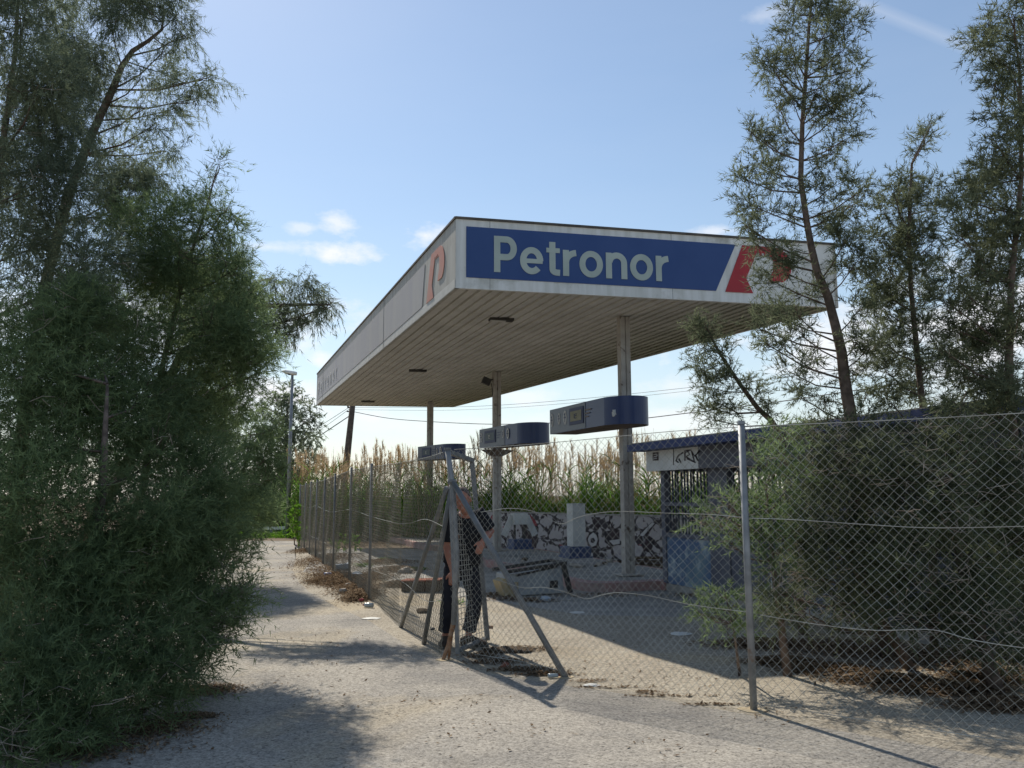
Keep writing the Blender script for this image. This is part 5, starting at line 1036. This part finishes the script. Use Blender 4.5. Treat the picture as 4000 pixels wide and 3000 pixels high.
litter('leaf_litter', [(1200, 2155, 60, 8), (1230, 2200, 90, 22), (1280, 2230, 90, 25), (1330, 2265, 100, 22), (1380, 2300, 80, 25), (1420, 2325, 70, 22), (1300, 2180, 120, 14), (1450, 2260, 90, 20), (1550, 2230, 100, 12), (1500, 2200, 120, 10), (1560, 2290, 80, 8), (1450, 2130, 160, 10), (1600, 2110, 120, 6), (1270, 2275, 70, 10), (1340, 2285, 80, 12), (1400, 2340, 50, 12), (1300, 2255, 90, 12)], 2800, 'brown fallen needles and dead leaves heaped along the long fence', .045, .05)
litter('leaf_litter', [(1950, 2590, 120, 9), (2050, 2620, 130, 7), (2140, 2638, 110, 6), (1880, 2565, 60, 10), (2030, 2540, 130, 10)], 420, 'dry twigs and leaves caught under the gate and the near fence', .04, .018)
litter('leaf_litter', [(3060, 2590, 120, 15), (3250, 2620, 160, 20), (3450, 2660, 180, 20), (3700, 2700, 220, 25), (3950, 2760, 200, 25), (3300, 2540, 250, 40), (3700, 2580, 300, 50), (3000, 2520, 200, 20), (3900, 2650, 200, 30)], 3800, 'dark needle litter on the ground beneath the right hand trees', .045, .03)
litter('leaf_litter', [(300, 2930, 350, 50), (600, 2850, 200, 40), (800, 2700, 120, 25), (750, 2800, 80, 10)], 1500, 'scattered dry needles at the foot of the big left shrub', .035, .01)
litter('leaf_litter', [(2000+random.uniform(-900, 1500), 2500+random.uniform(-50, 450), 200, 60) for i in range(22)], 24, 'single dead leaves strewn over the asphalt', .035, .004)
litter('leaf_litter', [(2000, 2345, 100, 6), (2100, 2350, 100, 6), (1930, 2330, 60, 8), (2560, 2300, 120, 6), (2750, 2330, 160, 8), (2350, 2330, 160, 6), (2380, 2215, 90, 4)], 500, 'rubble crumbs and dead leaves round the islands and the cabinet', .04, .03)
for (px, py, lab) in ((1640, 2228, 'weed tuft beside the grey rubble pile'), (1500, 2190, 'weed tuft on the sunlit strip behind the first slim fence post'), (1770, 2360, 'weed tuft behind the left foot of the gate'), (1420, 2215, 'weed tuft between the second and third slim fence posts')):
    c_ = on(px, py); n_ = 70; b = np.stack([c_.x+rng.normal(size=n_)*.07, c_.y+rng.normal(size=n_)*.07, np.full(n_, .01)], axis=1); an = rng.random(n_)*2*np.pi
    d0 = unit(np.stack([np.cos(an)*.6, np.sin(an)*.6, np.ones(n_)], axis=1)); o = tri_mesh('weed', blades(b, d0, .08+.14*rng.random(n_), np.full(n_, .016), .5+.4*rng.random(n_), 3), None, np.tile(rng.random(n_), 3), m_bright, None); tag(o, 'small green '+lab, 'weed')
litter('leaf_litter', [(2300, 2664, 80, 6), (2400, 2688, 160, 4), (2530, 2708, 60, 7), (2620, 2722, 160, 3), (2790, 2756, 120, 3)], 90, 'thin line of dry twigs and leaves caught along the foot of the near mesh', .035, .008)
# heap of dark soil
m_heap = mat('heap_soil', (.06, .045, .035), (.13, .10, .07), .95, 18, .05, bump=.9, bscale=60)
mb = MB(); c_ = on(1975, 2545); mb.blob((c_.x, c_.y, 0), (.30, .15, .04), 5, 18, 8, .3); h1_ = mb.build('soil_mound', m_heap, smooth=True); tag(h1_, 'small heap of rags and dirt just behind the gate foot', 'soil mound')
# single pieces of rubbish
def bottle(px, py, r, h, m, label, lying=True, name='plastic_bottle', ang=0):
    c_ = on(px, py); t = thing(name, (c_.x, c_.y, 0), label, 'rubbish'); d = Vector((math.cos(ang), math.sin(ang), 0)) if lying else Vector((0, 0, 1)); b = c_+Vector((0, 0, r+.008 if lying else .008)) - (d*h/2 if lying else Vector())
    mb = MB(); mb.tube([b, b+d*h*.02, b+d*h*.55, b+d*h*.62, b+d*h*.72, b+d*h*.84], [r*.8, r, r, r*.85, r, r*.35], 10); mb.build('bottle_body', m, t, smooth=True)
    mb = MB(); mb.tube([b+d*h*.84, b+d*h*.93], r*.42, 8); mb.build('cap', m_rp, t)
def chunk(px, py, s, m, label, name='rubble_chunk', cat='rubble', seed=0, flat=.6):
    c_ = on(px, py); mb = MB(); mb.blob((c_.x, c_.y, s*flat*.6+.006), (s, s*.8, s*flat), seed, 7, 5, .28); o = mb.build(name, m); tag(o, label, cat); return o
def carton(px, py, sz, m, label, ang, name='carton', cat='rubbish'):
    c_ = on(px, py); mb = MB(); d = Vector((math.cos(ang), math.sin(ang), .06)); mb.box(c_+Vector((0, 0, sz[2]/2+.012)), sz, d); mb.box(c_+Vector((0, 0, sz[2]+.014))+d*sz[0]*.42, (sz[0]*.25, sz[1]*.9, .004), d+Vector((0, 0, .5))); o = mb.build(name, m, bevel=.004); tag(o, label, cat)
m_pl = mat('clear_plastic', (.33, .37, .38), (.24, .27, .29), .25, 8, .6); m_bl = mat('blue_plastic', (.03, .07, .35), (.3, .35, .5), .3, 8, .5); m_stone = mat('stone', (.42, .38, .33), (.32, .29, .25), .9, 9, .1); m_paper = mat('paper', (.68, .67, .62), (.55, .54, .5), .8, 9, .2); m_brick = mat('brick', (.30, .12, .08), (.22, .10, .07), .9, 9, .1)
m_bag = mat('bag', (.25, .33, .42), (.4, .46, .52), .5, 9, .4)
bottle(1284, 2256, .045, .18, m_bl, 'blue plastic bottle lying in the leaf litter by the long fence', ang=.4)
bottle(1436, 2375, .033, .17, m_pl, 'crushed clear bottle on the road beside the first slim fence post', ang=2.8)
bottle(2165, 2651, .018, .11, m_pl, 'small clear bottle lying by the foot of the diagonal brace', ang=.2)
bottle(1830, 2400, .04, .3, m_pl, 'upright clear bottle standing on the yard seen through the gate mesh', lying=False)
bottle(1413, 2352, .022, .09, m_rp, 'small red drinks can at the foot of the first slim fence post', name='drinks_can', ang=1)
chunk(1360, 2297, .085, m_stone, 'round pale stone on the dark soil beside the first slim fence post', seed=1)
chunk(1338, 2318, .075, m_stone, 'pale stone nearest the road in the litter by the first slim fence post', seed=2)
chunk(1395, 2255, .11, m_bag, 'crumpled greenish bag in the litter behind the fence posts', 'plastic_bag', 'rubbish', 3)
chunk(1585, 2240, .16, m_stone, 'lumpy grey rubble pile on the sunlit strip behind the long fence', seed=4, flat=.5)
chunk(1230, 2252, .06, m_paper, 'scrap of pale paper on the litter left of the blue bottle', 'paper_scrap', 'rubbish', 5, .15)
chunk(1450, 2418, .12, m_paper, 'torn white paper lying flat on the road beside the fence line', 'paper_scrap', 'rubbish', 6, .05)
chunk(2130, 2350, .10, m_bag, 'pale blue plastic bag on the shadow edge in front of the cabinet', 'plastic_bag', 'rubbish', 7, .5)
chunk(2255, 2395, .12, m_paper, 'flat grey scrap of paper in the canopy shadow, nearer to the cabinet', 'paper_scrap', 'rubbish', 8, .05)
chunk(2655, 2478, .14, m_paper, 'flat pale scrap at the edge of the canopy shadow near the sprig', 'paper_scrap', 'rubbish', 9, .05)
chunk(2310, 2681, .07, m_paper, 'small white scrap outside the fence right of the brace foot', 'paper_scrap', 'rubbish', 10, .12)
chunk(1975, 2608, .045, m_brick, 'small rust red lump in the twigs under the gate', seed=11)
chunk(1690, 2462, .03, m_dark, 'small dark stone beside the left brace foot', seed=12)
chunk(1650, 2395, .10, m_heap, 'flat dark block lying between the two left braces', seed=13, flat=.35)
carton(1335, 2228, (.26, .16, .12), m_bag, 'grey crushed carton among the litter behind the third fence post', .3)
rk = random.Random(9)
for i in range(16):
    px, py = rk.choice(((2380, 2205), (2300, 2215), (2500, 2200), (2350, 2190), (2100, 2190))); px += rk.uniform(-60, 60); py += rk.uniform(-8, 8)
    c_ = on(px, py, .158); s_ = rk.uniform(.03, .075); mb = MB(); mb.blob((c_.x, c_.y, .158+s_*.4), (s_*1.2, s_, s_*.6), i, 6, 4, .35); o = mb.build('rubble_chunk', rk.choice((m_stone, m_heap, m_isl))); tag(o, 'fist sized rubble lump lying on the pump island', 'rubble', 'rubble lumps on the pump island')
# broken dark crate behind the left braces
c_ = v2(on(1650, 2310)); cr = thing('broken_crate', tuple(c_), 'broken dark crate with a red rim behind the left braces', 'crate')
mb = MB(); mb.box(c_+Vector((0, 0, .09)), (.62, .34, .16), (1, -.15, 0)); mb.build('crate_body', m_heap, cr, bevel=.01)
mb = MB(); mb.box(c_+Vector((0, 0, .185)), (.64, .36, .02), (1, -.15, .03)); mb.build('crate_rim', m_brick, cr)
# broken plank pile on the far side of the yard
pk = thing('plank_pile', tuple(v2(on(2700, 2178, .13))), 'dark boards stacked by the wall behind the near column', 'boards')
mb = MB()
for i in range(4): a_ = on(2478, 2200, .2)+Vector((0, .12*i, .06*i-.1)); mb.bar(a_, a_+Vector((1.1, -.25, .0)), .12, .05)
mb.build('board', m_heap, pk)
